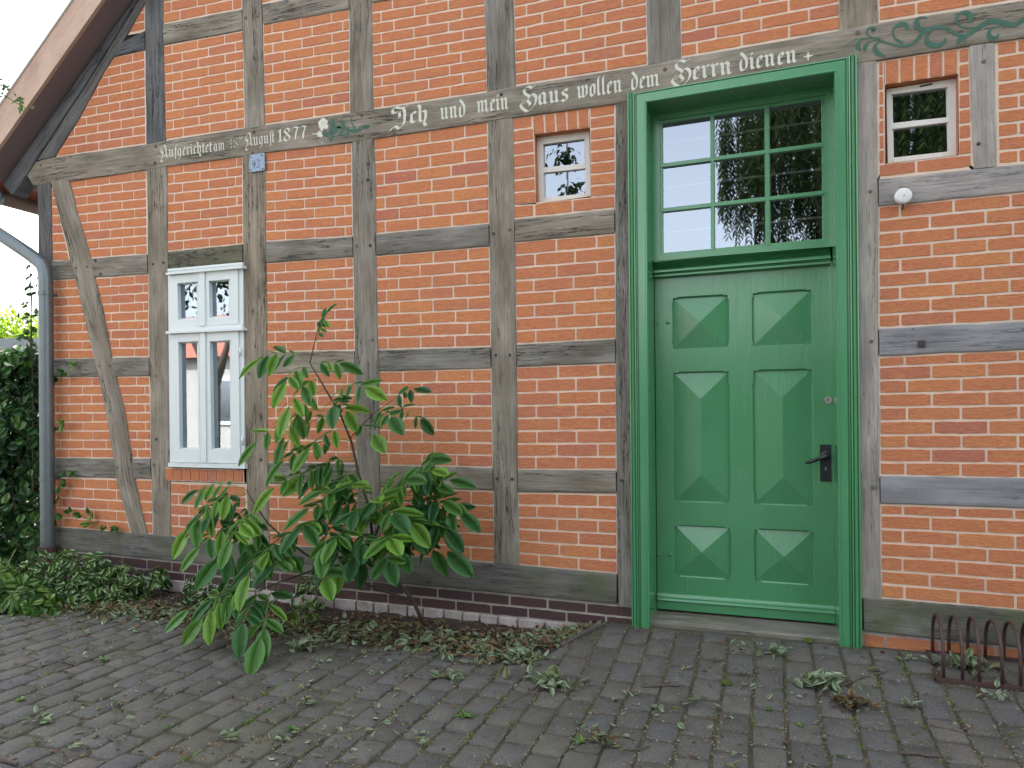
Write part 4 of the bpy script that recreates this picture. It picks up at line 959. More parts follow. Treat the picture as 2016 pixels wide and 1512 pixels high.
# ================================================================== LETTERING (broad nib strokes)
NA = math.radians(38)
def cat(pts, n=5):
    if len(pts) < 3: return pts
    P = [pts[0]]+list(pts)+[pts[-1]]; o = []
    for i in range(1, len(P)-2):
        for k in range(n):
            t = k/n; a, b, c, d = P[i-1], P[i], P[i+1], P[i+2]
            o.append(tuple(.5*((2*b[j])+(-a[j]+c[j])*t+(2*a[j]-5*b[j]+4*c[j]-d[j])*t*t+(-a[j]+3*b[j]-3*c[j]+d[j])*t**3) for j in (0, 1)))
    o.append(pts[-1]); return o
def MI(x, foot=True): return [(x-.07, .98), (x+.05, .86), (x+.05, .15), (x+.15, .03)] + ([(x+.24, .12)] if foot else [])
GL = {
 'i': (.42, [MI(.12), [(.14, 1.32), (.22, 1.24)]]),
 'n': (.80, [MI(.12, False), [(.2, .84), (.36, 1.0), (.5, .87), (.5, .15), (.6, .03), (.69, .12)]]),
 'm': (1.16, [MI(.12, False), [(.2, .84), (.36, 1.0), (.49, .87), (.49, .15), (.58, .05)], [(.55, .84), (.70, 1.0), (.85, .87), (.85, .15), (.95, .03), (1.04, .12)]]),
 'u': (.80, [[(.05, .98), (.17, .86), (.17, .16), (.28, .03), (.46, .18)], [(.42, .98), (.52, .88), (.52, .15), (.62, .03), (.7, .12)]]),
 'r': (.54, [MI(.12, False), [(.2, .82), (.33, 1.0), (.43, .88)]]),
 'e': (.56, [[(.3, 1.0), (.15, .84), (.13, .17), (.27, .02), (.44, .16)], [(.3, 1.0), (.43, .82), (.3, .62), (.17, .5)]]),
 'c': (.50, [[(.4, .86), (.3, 1.0), (.14, .84), (.13, .17), (.27, .02), (.42, .15)]]),
 'o': (.62, [[(.3, 1.0), (.13, .84), (.13, .18), (.28, .0)], [(.3, 1.0), (.46, .86), (.46, .18), (.28, 0)]]),
 'a': (.76, [[(.32, 1.0), (.13, .84), (.13, .18), (.26, .02), (.44, .2)], [(.3, 1.0), (.47, .88), (.47, .15), (.57, .03), (.66, .12)]]),
 's': (.60, [[(.46, .86), (.34, 1.0), (.15, .84), (.2, .62), (.42, .44), (.44, .18), (.28, .0), (.08, .14)]]),
 'd': (.66, [[(.3, 1.0), (.13, .84), (.13, .18), (.28, 0), (.46, .18), (.5, .7), (.42, 1.05), (.12, 1.5)]]),
 'h': (.72, [[(.04, 1.52), (.16, 1.38), (.16, .15), (.26, .03)], [(.2, .84), (.36, 1.0), (.52, .86), (.5, .3), (.4, -.1), (.5, -.36), (.62, -.3)]]),
 'l': (.40, [[(.22, 1.55), (.13, 1.35), (.15, .14), (.26, .02), (.35, .12)]]),
 'w': (1.0, [[(.06, .98), (.17, .86), (.17, .16), (.28, .03), (.48, .18)], [(.4, .98), (.5, .86), (.5, .2)], [(.46, .16), (.6, .03), (.80, .2), (.83, .8), (.70, 1.0)]]),
 't': (.42, [[(.16, 1.3), (.16, .14), (.27, .02), (.36, .12)], [(.02, .93), (.36, .93)]]),
 'f': (.42, [[(.46, 1.42), (.34, 1.5), (.19, 1.3), (.19, -.35)], [(.04, .93), (.38, .93)]]),
 'S': (.36, [[(.46, 1.42), (.34, 1.5), (.19, 1.3), (.19, -.35)]]),
 'g': (.72, [[(.32, 1.0), (.13, .84), (.13, .2), (.28, .04), (.44, .2)], [(.32, 1.0), (.48, .86), (.48, .0), (.36, -.35), (.12, -.45)]]),
 '1': (.5, [[(.08, 1.15), (.26, 1.45), (.26, .05)], [(.08, .04), (.42, .04)]]),
 '8': (.72, [[(.34, 1.5), (.12, 1.2), (.34, .82), (.58, .35), (.34, 0), (.1, .32), (.34, .78), (.56, 1.2), (.34, 1.5)]]),
 '7': (.66, [[(.04, 1.35), (.28, 1.5), (.58, 1.4)], [(.56, 1.42), (.40, .8), (.34, .02)]]),
 '~': (.25, [[(.0, 1.5), (.06, 1.1)], [(.14, 1.5), (.2, 1.1)]]),
 'I': (1.05, [[(.30, 1.12), (.06, 1.12), (.0, 1.38), (.2, 1.60), (.5, 1.46), (.8, 1.52), (.98, 1.70)], [(.66, 1.46), (.76, 1.1), (.76, .5), (.68, .0), (.36, -.42)], [(.40, -.38), (.18, -.12), (-.04, -.24), (-.14, -.46)], [(.46, 1.15), (.42, .95), (.47, .8), (.42, .62)]]),
 'H': (1.25, [[(1.12, 1.75), (.86, 1.55), (.6, 1.7), (.3, 1.5), (.36, 1.15), (.66, .82), (.5, .55), (.2, .25)], [(.34, .62), (.04, .25), (.18, -.1), (.5, -.42)], [(.66, .85), (.88, 1.0), (1.12, .72), (1.08, .2), (.82, -.2), (.5, -.46)], [(.50, .55), (.62, .35), (.72, .12), (.58, .02)]]),
 'A': (1.1, [[(.12, .62), (.02, 1.0), (.2, 1.5), (.5, 1.62)], [(.5, 1.72), (.70, 1.2), (.78, .25), (.95, .05), (1.05, .16)], [(.22, .9), (.30, .5), (.14, .05), (-.02, -.3), (.2, -.5), (.32, -.3)], [(.02, .05), (.4, .22), (.7, .3)]]),
}
layer = [0]
def text_strokes(mb, s, p0, p1, xh_px, nib=.25, yb=-.0175, squeeze=1.0, wide=None):
    """s drawn from photo px p0 to p1 along the baseline, on the rail's face"""
    xh_px *= 1.07
    adv = sum(GL[c][0] if c != ' ' else .55 for c in s)
    O = W(*p0, yb); X = W(*p1, yb)-O; X /= adv
    z1 = W(p0[0], p0[1]-xh_px, yb).z-O.z; z2 = W(p1[0], p1[1]-xh_px, yb).z-W(*p1, yb).z; cx = 0
    nv = (math.cos(NA)*nib/2*.85, math.sin(NA)*nib/2)
    for ch_ in s:
        if ch_ == ' ': cx += .55; continue
        a, strokes = GL[ch_]
        for st in strokes:
            curved = ch_ in 'IHA8d' or len(st) > 7
            P = cat(st) if curved else st
            for i in range(len(P)-1):
                (xa, ya), (xb_, yb_) = P[i], P[i+1]; layer[0] = (layer[0]+1) % 11
                nn_ = nv
                q = [(xa-nn_[0], ya-nn_[1]), (xa+nn_[0], ya+nn_[1]), (xb_+nn_[0], yb_+nn_[1]), (xb_-nn_[0], yb_-nn_[1])]
                # hairline fallback where the stroke runs along the nib
                dx, dy = xb_-xa, yb_-ya; ar = abs(dx*nn_[1]-dy*nn_[0])*2; ll = math.hypot(dx, dy)+1e-6
                if ar/ll < .03:
                    px_, py_ = -dy/ll*.02, dx/ll*.02; q = [(xa-px_, ya-py_), (xa+px_, ya+py_), (xb_+px_, yb_+py_), (xb_-px_, yb_-py_)]
                pts = []
                for (u, v) in q:
                    U_ = cx+u; zz = lerp(z1, z2, U_/adv); r = O+X*U_; pts.append((r.x, yb-.00006*layer[0], r.z+zz*v))
                mb.poly(pts)
        cx += a
for (s, a, b_, xh) in (('Ich', (773, 247), (845, 238), 20.5), ('und', (867, 235.5), (918, 228.5), 21), ('mein', (939, 222), (1003, 214), 21), ('Haus', (1024, 212), (1121, 197.5), 21.5), ('wollen', (1136, 194), (1227, 180), 22), ('dem', (1242, 177), (1301, 168), 21.5), ('Herrn', (1322, 164), (1444, 144.5), 23), ('dienen', (1455, 140), (1572, 121.5), 22)):
    mb = MB(); text_strokes(mb, s, a, b_, xh); mb.build('painted_word', M['letter'], RT)['label'] = 'cream Fraktur word '+s
mb = MB()
# the closing four-pointed star
p = W(1591, 110.5, -.0178); s4 = .030
star = []
for k in range(8):
    r_ = s4 if k % 2 == 0 else .009; star.append(mb.vert((p.x+r_*math.cos(k*math.pi/4), p.y, p.z+r_*math.sin(k*math.pi/4))))
c_ = mb.vert((p.x, p.y, p.z))
for k in range(8): mb.face((c_, star[k], star[(k+1) % 8]))
mb.build('painted_star', M['letter'], RT)
for (s, a, b_, xh) in (('Aufgerichtet', (317, 311.5), (418, 298.5), 14), ('am', (420.5, 298), (443.5, 294.5), 13.5), ('AuguSt', (484, 288.5), (541, 280), 14.5), ('1877', (546, 279.5), (604, 272), 15.5)):
    mb = MB(); text_strokes(mb, s, a, b_, xh, nib=.21); mb.build('painted_word', M['letter'], RT)['label'] = 'small cream Fraktur word '+s.replace('S', 's')
mb = MB(); text_strokes(mb, '18', (451, 292.5), (470, 289.5), 12, nib=.13); text_strokes(mb, '~', (472, 289), (477, 288.3), 12, nib=.10)
mb.build('painted_word', M['letterfaint'], RT)['label'] = 'faded day number 18 in the date line'
# ribbons
def ribbon(mb, pts, wd, yb=-.0176, n=6):
    P = cat([p[:2] for p in pts], n); Wp = [W(*p, yb) for p in P]; N_ = len(Wp); layer[0] = (layer[0]+1) % 11
    prev = None
    for i, p in enumerate(Wp):
        t = i/(N_-1); a = Wp[max(0, i-1)]; b = Wp[min(N_-1, i+1)]; d = (b-a).normalized(); nrm = Vector((-d.z, 0, d.x))
        k = t*(len(wd)-1); j = min(len(wd)-2, int(k)); wv = lerp(wd[j], wd[j+1], k-j)/2
        yy = yb-.00006*layer[0]; q = (mb.vert((p.x+nrm.x*wv, yy, p.z+nrm.z*wv)), mb.vert((p.x-nrm.x*wv, yy, p.z-nrm.z*wv)))
        if prev: mb.face((prev[0], prev[1], q[1], q[0]))
        prev = q
def blob(mb, px, py, r, k=10, lob=0, ph=0):
    layer[0] = (layer[0]+1) % 11; p = W(px, py, -.0177-.00006*layer[0])
    ids = [mb.vert((p.x+r*(1+lob*math.sin(ph+5*i*2*math.pi/k))*math.cos(i*2*math.pi/k), p.y, p.z+r*(1+lob*math.sin(ph+5*i*2*math.pi/k))*math.sin(i*2*math.pi/k))) for i in range(k)]
    mb.face(ids[::-1])
def c6(l): return [(1512+x/4, y/4) for x, y in l]
mb = MB()
for pts, wd in (
  ([(600, 372), (640, 335), (700, 310), (780, 300), (860, 305), (950, 342), (1080, 362), (1160, 325), (1230, 250), (1320, 215), (1400, 222), (1480, 268), (1560, 280), (1640, 230), (1740, 168), (1840, 175), (1940, 195), (2016, 150), (2120, 100), (2260, 120)], [.003, .006, .012, .02, .028, .022, .03, .035, .03, .03]),
  ([(880, 303), (800, 285), (778, 245), (810, 218), (838, 232), (815, 248)], [.012, .008, .012, .03, .02]),
  ([(1060, 340), (1000, 300), (985, 235), (1030, 195), (1085, 195), (1098, 235)], [.02, .012, .012, .032, .03, .012]),
  ([(1260, 232), (1190, 222), (1170, 170), (1200, 138), (1250, 140)], [.02, .03, .034, .018, .008]),
  ([(1650, 218), (1540, 215), (1485, 170), (1500, 115), (1560, 100), (1598, 135), (1570, 180)], [.014, .01, .014, .012, .034, .04, .016]),
  ([(930, 325), (865, 335), (840, 380), (875, 425), (925, 442)], [.008, .012, .03, .03, .012]),
  ([(1290, 240), (1248, 290), (1270, 348), (1340, 355), (1390, 330), (1392, 295)], [.012, .022, .034, .036, .02, .008]),
  ([(1590, 280), (1530, 295), (1490, 345)], [.006, .012, .04, .006]),
  ([(1600, 262), (1560, 290), (1548, 325)], [.02, .012, .008]),
  ([(1900, 200), (1790, 215), (1740, 250), (1755, 300), (1805, 290), (1812, 262)], [.008, .012, .02, .038, .022, .006]),
  ([(790, 300), (725, 320), (705, 360), (730, 400)], [.006, .012, .038, .012]), ([(880, 318), (800, 330), (765, 370), (762, 410)], [.006, .01, .03, .012])):
    ribbon(mb, c6(pts), [w_*.78 for w_ in wd])
mb.build('painted_scroll', M['scroll'], RT)['label'] = 'painted green leaf scroll at the right end'
def c4(l): return [(470+x/7.754, 220+y/7.754) for x, y in l]
mb = MB()
for pts, wd in (([(1975, 190), (1960, 235), (1900, 225), (1810, 285), (1690, 285), (1600, 235), (1500, 240)], [.02, .03, .03, .034, .028, .022, .01]),
  ([(1520, 260), (1440, 330), (1360, 345), (1310, 300), (1290, 240)], [.02, .018, .016, .012, .008]), ([(1360, 345), (1300, 350), (1270, 330)], [.012, .008]), ([(1750, 62), (1715, 110), (1735, 190), (1775, 260)], [.006, .014, .012, .018]),
  ([(1420, 95), (1430, 170), (1480, 240)], [.006, .05, .012]), ([(1570, 115), (1590, 180), (1620, 230)], [.01, .042, .012]), ([(1380, 310), (1430, 265), (1500, 245)], [.02, .05, .012]), ([(1410, 460), (1410, 400), (1440, 340)], [.006, .04, .01]),
  ([(1515, 370), (1560, 320), (1620, 280)], [.01, .045, .012]), ([(1625, 410), (1645, 350), (1680, 295)], [.01, .045, .012]), ([(1340, 390), (1330, 350), (1300, 330)], [.01, .03, .01]), ([(1510, 200), (1520, 240), (1560, 250)], [.02, .04, .01])):
    ribbon(mb, c4(pts), [w_*.85 for w_ in wd])
mb.build('painted_branch', M['scroll'], RT)['label'] = 'painted green rose branch'
mb = MB(); blob(mb, *c4([(1285, 180)])[0], .040, 20, .10); blob(mb, *c4([(1335, 225)])[0], .018, 14, .1); blob(mb, *c4([(1270, 265)])[0], .014); blob(mb, *c4([(1232, 340)])[0], .022, 16, .1); blob(mb, *c4([(1262, 365)])[0], .012)
ribbon(mb, c4([(1115, 325), (1150, 338), (1200, 335)]), [.003, .006, .01])
rs = mb.build('painted_rose', M['letter'], RT)
mb = MB(); ribbon(mb, c4([(1240, 400), (1330, 400), (1335, 470), (1280, 490), (1240, 450), (1245, 405)]), [.004, .004, .004]); ribbon(mb, c4([(1265, 440), (1290, 420), (1310, 445), (1285, 465), (1268, 448)]), [.004, .004])
ribbon(mb, c4([(1262, 180), (1290, 155), (1315, 185), (1285, 205), (1262, 185)]), [.004, .004], yb=-.0185)
mb.build('painted_rose', M['letterfaint'], RT)
# ---- house number plate
q = ((490, 304.5), (520, 301.5), (521.5, 335.5), (491, 338.5)); yp = -.026
P = [W(*p, yp) for p in q]; mb = MB(); out_ = []
cx0 = sum(p.x for p in P)/4; cz0 = sum(p.z for p in P)/4; hw_ = (P[1].x-P[0].x)/2; hh_ = (P[0].z-P[3].z)/2; rr_ = .014
for (sx, sz) in ((1, 1), (-1, 1), (-1, -1), (1, -1)):
    for k in range(4):
        an = math.atan2(sz, sx)-math.pi/4+k*math.pi/6; out_.append((cx0+sx*(hw_-rr_)+rr_*math.cos(an), cz0+sz*(hh_-rr_)+rr_*math.sin(an)))
a = [mb.vert((x, yp, z)) for x, z in out_]; b_ = [mb.vert((x, yp+.008, z)) for x, z in out_]; mb.face(a); 
for k in range(16): mb.face((a[k], b_[k], b_[(k+1) % 16], a[(k+1) % 16]))
pl = mb.build('house_number_plate', M['enamel'], house); pl['label'] = 'weathered blue-grey number plate, digits almost gone'
mb = MB()
def c7(l): return [(470+x/7.754, 220+y/7.754) for x, y in l]
for pts, wd in (([(250, 745), (215, 760), (210, 800), (240, 815), (245, 770), (235, 850), (205, 860)], [.006, .010, .006]), ([(265, 745), (320, 735), (300, 790), (320, 830), (290, 850), (270, 835)], [.009, .006, .010])):
    ribbon(mb, c7(pts), wd, yb=yp-.0006)
mb.build('number', M['numpaint'], pl)
for (x, y) in ((180, 692), (352, 665), (178, 888), (365, 868)): pp = c7([(x, y)])[0]; stud(pl, pp[0], pp[1], yp-.0005, .005, 'screw', M['bolt'])
# ---- round white cap on bracket
p = W(1779, 385, -.07); mb = MB(); n = 24; rings = []
for (r_, y) in ((.0001, -.072), (.030, -.073), (.040, -.070), (.043, -.064), (.044, -.045), (.040, -.040), (.0001, -.040)):
    rings.append([mb.vert((p.x+r_*math.cos(k*2*math.pi/n), y, p.z+r_*math.sin(k*2*math.pi/n))) for k in range(n)])
for a, b_ in zip(rings, rings[1:]):
    for k in range(n): mb.face((a[k], b_[k], b_[(k+1) % n], a[(k+1) % n]))
o = mb.build('wall_cap', M['plastic'], house, True); o['label'] = 'round white plastic cap on short black bracket'
mb = MB(); mb.tube([(p.x, -.05, p.z-.03), (p.x, -.05, p.z-.055), (p.x+.002, -.012, p.z-.058)], .006, 8); mb.tube([(p.x, -.045, p.z), (p.x, -.008, p.z)], .012, 8); mb.build('bracket', M['black'], o)
mb = MB(); mb.tube([(p.x+.002, -.0735, p.z), (p.x+.002, -.0725, p.z)], .0035, 8); mb.build('screw', M['bolt'], o)
# nails and wire
mb = MB(); a = W(1218, 396, -.03); b_ = W(1234, 415, -.055); mb.tube([a, b_], .0022, 6); mb.build('nail', M['bolt'], P5)

# ================================================================== ROOF
Z = lambda x: 3.381+(x+6.42)*.8467
RX = 1.2; ov = .215
mb = MB()
def roofslab(mb, x0, x1, y0, y1, dz0, dz1, zf, mi=0):
    c = [mb.vert(p, ((i*.1), 0)) for i, p in enumerate(((x0, y0, zf(x0)+dz0), (x1, y0, zf(x1)+dz0), (x1, y1, zf(x1)+dz0), (x0, y1, zf(x0)+dz0), (x0, y0, zf(x0)+dz1), (x1, y0, zf(x1)+dz1), (x1, y1, zf(x1)+dz1), (x0, y1, zf(x0)+dz1)))]
    for q in ((0, 3, 2, 1), (4, 5, 6, 7), (0, 1, 5, 4), (1, 2, 6, 5), (2, 3, 7, 6), (3, 0, 4, 7)): mb.face([c[i] for i in q], mi)
Zr = lambda x: Z(RX)-(x-RX)*.8467
roofslab(mb, -6.40, RX, -ov+.03, 8.6, .0, .10, Z); roofslab(mb, RX, 9.2, -ov+.03, 8.6, .0, .10, Zr)
mb.build('roof', M['soffit'], house)
mb = MB(); roofslab(mb, -6.62, RX, -ov+.05, 8.6, .105, .16, Z); roofslab(mb, RX, 9.2, -ov+.05, 8.6, .105, .16, Zr); mb.build('roof', M['tile'], house)['label'] = 'red clay tile roof'
mb = MB()
def boardquad(mb, x0, x1, y, za, zb_, seg=40):
    pr = None; ln = math.hypot(1, .8467)
    for i in range(seg+1):
        x = lerp(x0, x1, i/seg); u = x*ln; h = (zb_-za)*.76
        q = [mb.vert((x, y, Z(x)+za), (u, 0), .5), mb.vert((x, y, Z(x)+zb_), (u, h), .5), mb.vert((x, y+.028, Z(x)+zb_), (u, h+.03), .5), mb.vert((x, y+.028, Z(x)+za), (u, -.03), .5)]
        if pr:
            for k in range(4): mb.face((pr[k], pr[(k+1) % 4], q[(k+1) % 4], q[k]))
        else: mb.face(q)
        pr = q
    mb.face(pr[::-1])
# height of the board from the photo: its upper edge
zt3 = W(60, 118, -ov); hb = zt3.z-Z(zt3.x)
boardquad(mb, -6.9, RX, -ov, -.004, hb-.02); o = mb.build('bargeboard', M['board'], house); o['label'] = 'pale pine bargeboard along the roof edge'
bm = bmesh.new(); bm.from_mesh(o.data); bmesh.ops.recalc_face_normals(bm, faces=bm.faces); bm.to_mesh(o.data); bm.free()
mb = MB(); boardquad(mb, -6.9, RX, -ov-.012, hb-.02, hb); mb.build('verge_trim', M['oldwhite'], house)
# side walls and back, closing the building
mb = MB(); mb.box((-6.02, .13, -.3), (-5.85, 8.3, 3.6)); mb.box((7.4, .13, -.3), (7.6, 8.3, 4.0)); mb.box((-6.02, 8.1, -.3), (7.6, 8.3, 4.0)); mb.box((1.9, .0, -.3), (7.6, .12, 4)) if False else None
mb.build('side_wall', M['render'], house)
mb = MB(); mb.poly([(-6.02, 8.2, 3.5), (RX, 8.2, Z(RX)), (7.6, 8.2, 3.9)]); mb.build('rear_gable', M['render'], house)
mb = MB(); mb.box((1.75, -.004, -.2), (7.6, .1, 3.2)); mb.poly([(1.7, .06, 3.2), (7.6, .06, 3.2), (7.6, .06, 3.75), (RX+.5, .06, Z(RX)-.45), (1.7, .06, Z(RX)-.5)]); o = mb.build('side_wall', M['render'], house); o['label'] = 'plain rendered wall beyond the framing'
# rafter foot and eaves timber left of the corner
mb = MB(); mb.tube([W(6, 372, -.02), W(62, 335, .02)], .05, 4); 
# gutter along eave and downpipe on gable
gx = -6.52; gy = -(4.45)+abs(gx)/1.4545; gz_ = W(0, 388, gy).z
mb = MB(); seg = []
mb.tube([(gx, -.30, gz_), (gx, 8.5, gz_-.03)], .062, 16); o = mb.build('gutter', M['brownpipe'], house, True); o['label'] = 'brown half-round gutter under the eaves'
mb = MB(); mb.tube([(gx, -.01, gz_), (gx, .05, gz_)], .069, 16); mb.build('gutter_bracket', M['zinc'], o, True)
yp_ = -.10; xd = W(91, 700, yp_).x
elb = W(80, 515, yp_); up = W(0, 462, yp_)
k = (up-elb).normalized(); far = elb+k*((gx-elb.x)/k.x) if abs(k.x) > 1e-3 else up
pts = [Vector((gx, yp_, gz_)), Vector((gx, yp_, far.z+.04)), far]
st = elb+k*.16
pts += [st, elb+k*.07+Vector((0, 0, -.005)), Vector((xd-.035, yp_, elb.z-.03)), Vector((xd-.008, yp_, elb.z-.09)), Vector((xd, yp_, elb.z-.15)), Vector((xd, yp_, W(91, 1062, yp_).z)), Vector((xd, yp_, -.15))]
mb = MB(); mb.tube(pts, .055, 20); dp = mb.build('downpipe', M['zinc'], house, True); dp['label'] = 'zinc downpipe with an elbow at the house corner'
for py in (578, 943, 1022):
    z = W(91, py, yp_).z; mb = MB(); mb.tube([(xd, yp_, z-.016), (xd, yp_, z+.016)], .060, 20); 
    if py != 1022: mb.box((xd-.01, yp_+.05, z-.012), (xd+.01, .0, z+.012))
    mb.build('pipe_clamp', M['zinc'], dp)
mb = MB(); z = W(91, 1075, yp_).z; mb.tube([(xd, yp_, z), (xd, yp_, -.2)], .075, 14); mb.build('standpipe', M['rust'], dp)
# ================================================================== BICYCLE RACK
g_b0, g_f0 = G(1835, 1283), G(1857, 1338); g_b4, g_f4 = G(1975.5, 1300), G(2011, 1357)
rack = empty('bicycle_rack', (g_b0.x, g_b0.y, g_b0.z), 'low rusty steel bicycle rack with a row of hoops against the wall', 'bicycle rack')
zr = -.035
def rk(k, side):   # foot of hoop k
    a, b_ = (g_b0, g_b4) if side == 0 else (g_f0, g_f4); p = a.lerp(b_, k/4); return Vector((p.x, p.y, zr-.02*side))
yb_ = -.10; pitch = (rk(4, 1).x-rk(0, 1).x)/4; x0r = (rk(0, 0).x+rk(0, 1).x)/2; yfm = (rk(0, 1).y+rk(4, 1).y)/2; ybm = max(-.14, (rk(0, 0).y+rk(4, 0).y)/2)
apx = W(1846, 1213, (yfm+ybm)/2)
xoff = [W(px, py, ybm).x for px, py in ((1836, 1282), (1868, 1285), (1905, 1289), (1940, 1294), (1976, 1299))]
xof = [G(px, py).x for px, py in ((1857, 1338), (1895, 1343), (1929, 1348), (1973, 1350), (2011, 1357))]
for k in range(10):
    if k < 5: xb_, xf_ = xoff[k], xof[k]
    else: xb_, xf_ = xoff[4]+(k-4)*pitch*.98, xof[4]+(k-4)*pitch*.98
    pts = []
    hgt = apx.z-zr + (-.01 if k in (3, 4, 7) else 0)
    for i in range(17):
        a = math.pi*i/16; y = lerp(ybm, yfm, (1-math.cos(a))/2); z = zr+hgt*min(1, (math.sin(a)**.55 if 0 < i < 16 else 0)); pts.append((lerp(xb_, xf_, (1-math.cos(a))/2), y, z))
    pts[0] = (xb_, ybm, zr); pts[-1] = (xf_, yfm, zr-.02)
    mb = MB(); mb.tube(pts, .0085, 10); mb.build('hoop', M['rust'], rack, True)
xl, xr2 = xoff[0]-.03, xoff[4]+6*pitch
mb = MB(); mb.box((xl, ybm+.0, zr-.01), (xr2, ybm+.022, zr+.012)); mb.build('rail', M['rust'], rack)
mb = MB(); mb.box((xof[0]-.035, yfm-.026, zr-.03), (xr2, yfm+.006, zr-.012)); mb.build('rail', M['rust'], rack)
mb = MB(); n = 6
a = Vector((xl, ybm, zr)); b_ = Vector((xof[0]-.035, yfm, zr-.02))
for p in (a, b_):
    for dx, dz in ((-.004, -.012), (.022, -.012), (.022, .004), (-.004, .004)): mb.vert((p.x+dx, p.y, p.z+dz))
for q in ((0, 1, 5, 4), (1, 2, 6, 5), (2, 3, 7, 6), (3, 0, 4, 7)): mb.face(q)
mb.build('rail', M['rust'], rack)

# ================================================================== LEAVES
def simple_leaf(mb, p, d, n, Ln, wd, r, fold=.25, curl=.2):
    d = d.normalized(); s = d.cross(n); s = s.normalized() if s.length > 1e-5 else d.orthogonal().normalized(); n = s.cross(d)
    C = []; Lf = []; Rt = []
    for v, wv in ((0, 0), (.3, .95), (.66, .8), (1, 0)):
        c = p+d*(Ln*v)-n*(curl*Ln*v*v); C.append(mb.vert(c, (0, v), r))
        if wv:
            e = s*(wd*wv/2); up = n*(fold*wd*wv/2); Lf.append(mb.vert(c+e+up, (1, v), r)); Rt.append(mb.vert(c-e+up, (-1, v), r))
    for S in (Lf, Rt):
        mb.face((C[0], S[0], C[1])); mb.face((C[1], S[0], S[1], C[2])); mb.face((C[2], S[1], C[3]))
def big_leaf(mb, p, d, n, Ln, wd, r, fold=.07, curl=.18, R=rng):
    d = d.normalized(); s = d.cross(n); s = s.normalized() if s.length > 1e-5 else d.orthogonal().normalized(); n = s.cross(d)
    prof = ((0, 0), (.08, .38), (.2, .72), (.36, .96), (.52, 1.0), (.68, .88), (.82, .62), (.93, .3), (1.0, .0)); C = []; Lf = []; Rt = []; ph = R.uniform(0, 9); side = R.uniform(-.12, .12)
    for i, (v, wv) in enumerate(prof):
        c = p+d*(Ln*v)-n*(curl*Ln*v*v)+s*(side*Ln*v*v); C.append(mb.vert(c, (0, v), r))
        for S, sg in ((Lf, 1), (Rt, -1)):
            wob = .06*math.sin(ph+v*17+sg); e = s*(sg*wd*wv/2*(1+.3*wob)); up = n*((fold+wob)*wd*wv/2)
            S.append(mb.vert(c+e+up+d*(.02*Ln), (sg, v), r) if 0 < i < len(prof)-1 else C[-1])
    for S in (Lf, Rt):
        for i in range(len(prof)-1):
            q = [C[i], S[i], S[i+1], C[i+1]]; u = []
            for x in q:
                if x not in u: u.append(x)
            if len(u) > 2: mb.face(u)
UP = Vector((0, 0, 1))
# ---- walnut sapling
wal = empty('walnut_sapling', tuple(W(832, 1222, -.22)), 'walnut sapling with long compound green leaves leaning from the bed before the wall', 'sapling')
def PW(px, py, y): return W(px, py, y)
stems = [  # (points (px,py,y), r0, r1)
 ([(834, 1228, -.20), (812, 1180, -.24), (780, 1140, -.30), (748, 1095, -.36), (733, 1060, -.40), (728, 1010, -.42), (722, 985, -.42), (708, 940, -.42), (692, 870, -.43), (672, 820, -.44), (652, 785, -.45), (628, 745, -.46), (610, 715, -.46)], .013, .005),
 ([(610, 715, -.46), (618, 680, -.46), (625, 650, -.46), (632, 628, -.46)], .004, .0015),
 ([(800, 1178, -.26), (745, 1160, -.36), (690, 1135, -.46), (637, 1115, -.55), (600, 1090, -.6), (560, 1060, -.66), (527, 1030, -.7), (500, 990, -.74), (485, 965, -.76)], .009, .004),
 ([(637, 1115, -.55), (590, 1132, -.66), (540, 1150, -.78), (505, 1165, -.86)], .006, .003),
 ([(735, 1065, -.40), (755, 1010, -.40), (790, 975, -.38), (820, 930, -.36), (845, 900, -.36)], .007, .003),
 ([(735, 1065, -.40), (700, 1040, -.46), (650, 1030, -.52), (600, 1045, -.6)], .006, .003),
 ([(690, 862, -.43), (715, 835, -.42), (740, 810, -.40), (770, 790, -.38)], .004, .002)]
for pts, r0, r1 in stems:
    P = [PW(*p) for p in pts]; mb = MB(); n = len(P); mb.tube(P, [lerp(r0, r1, i/(n-1)) for i in range(n)], 8); mb.build('stem', M['bark'], wal, True)
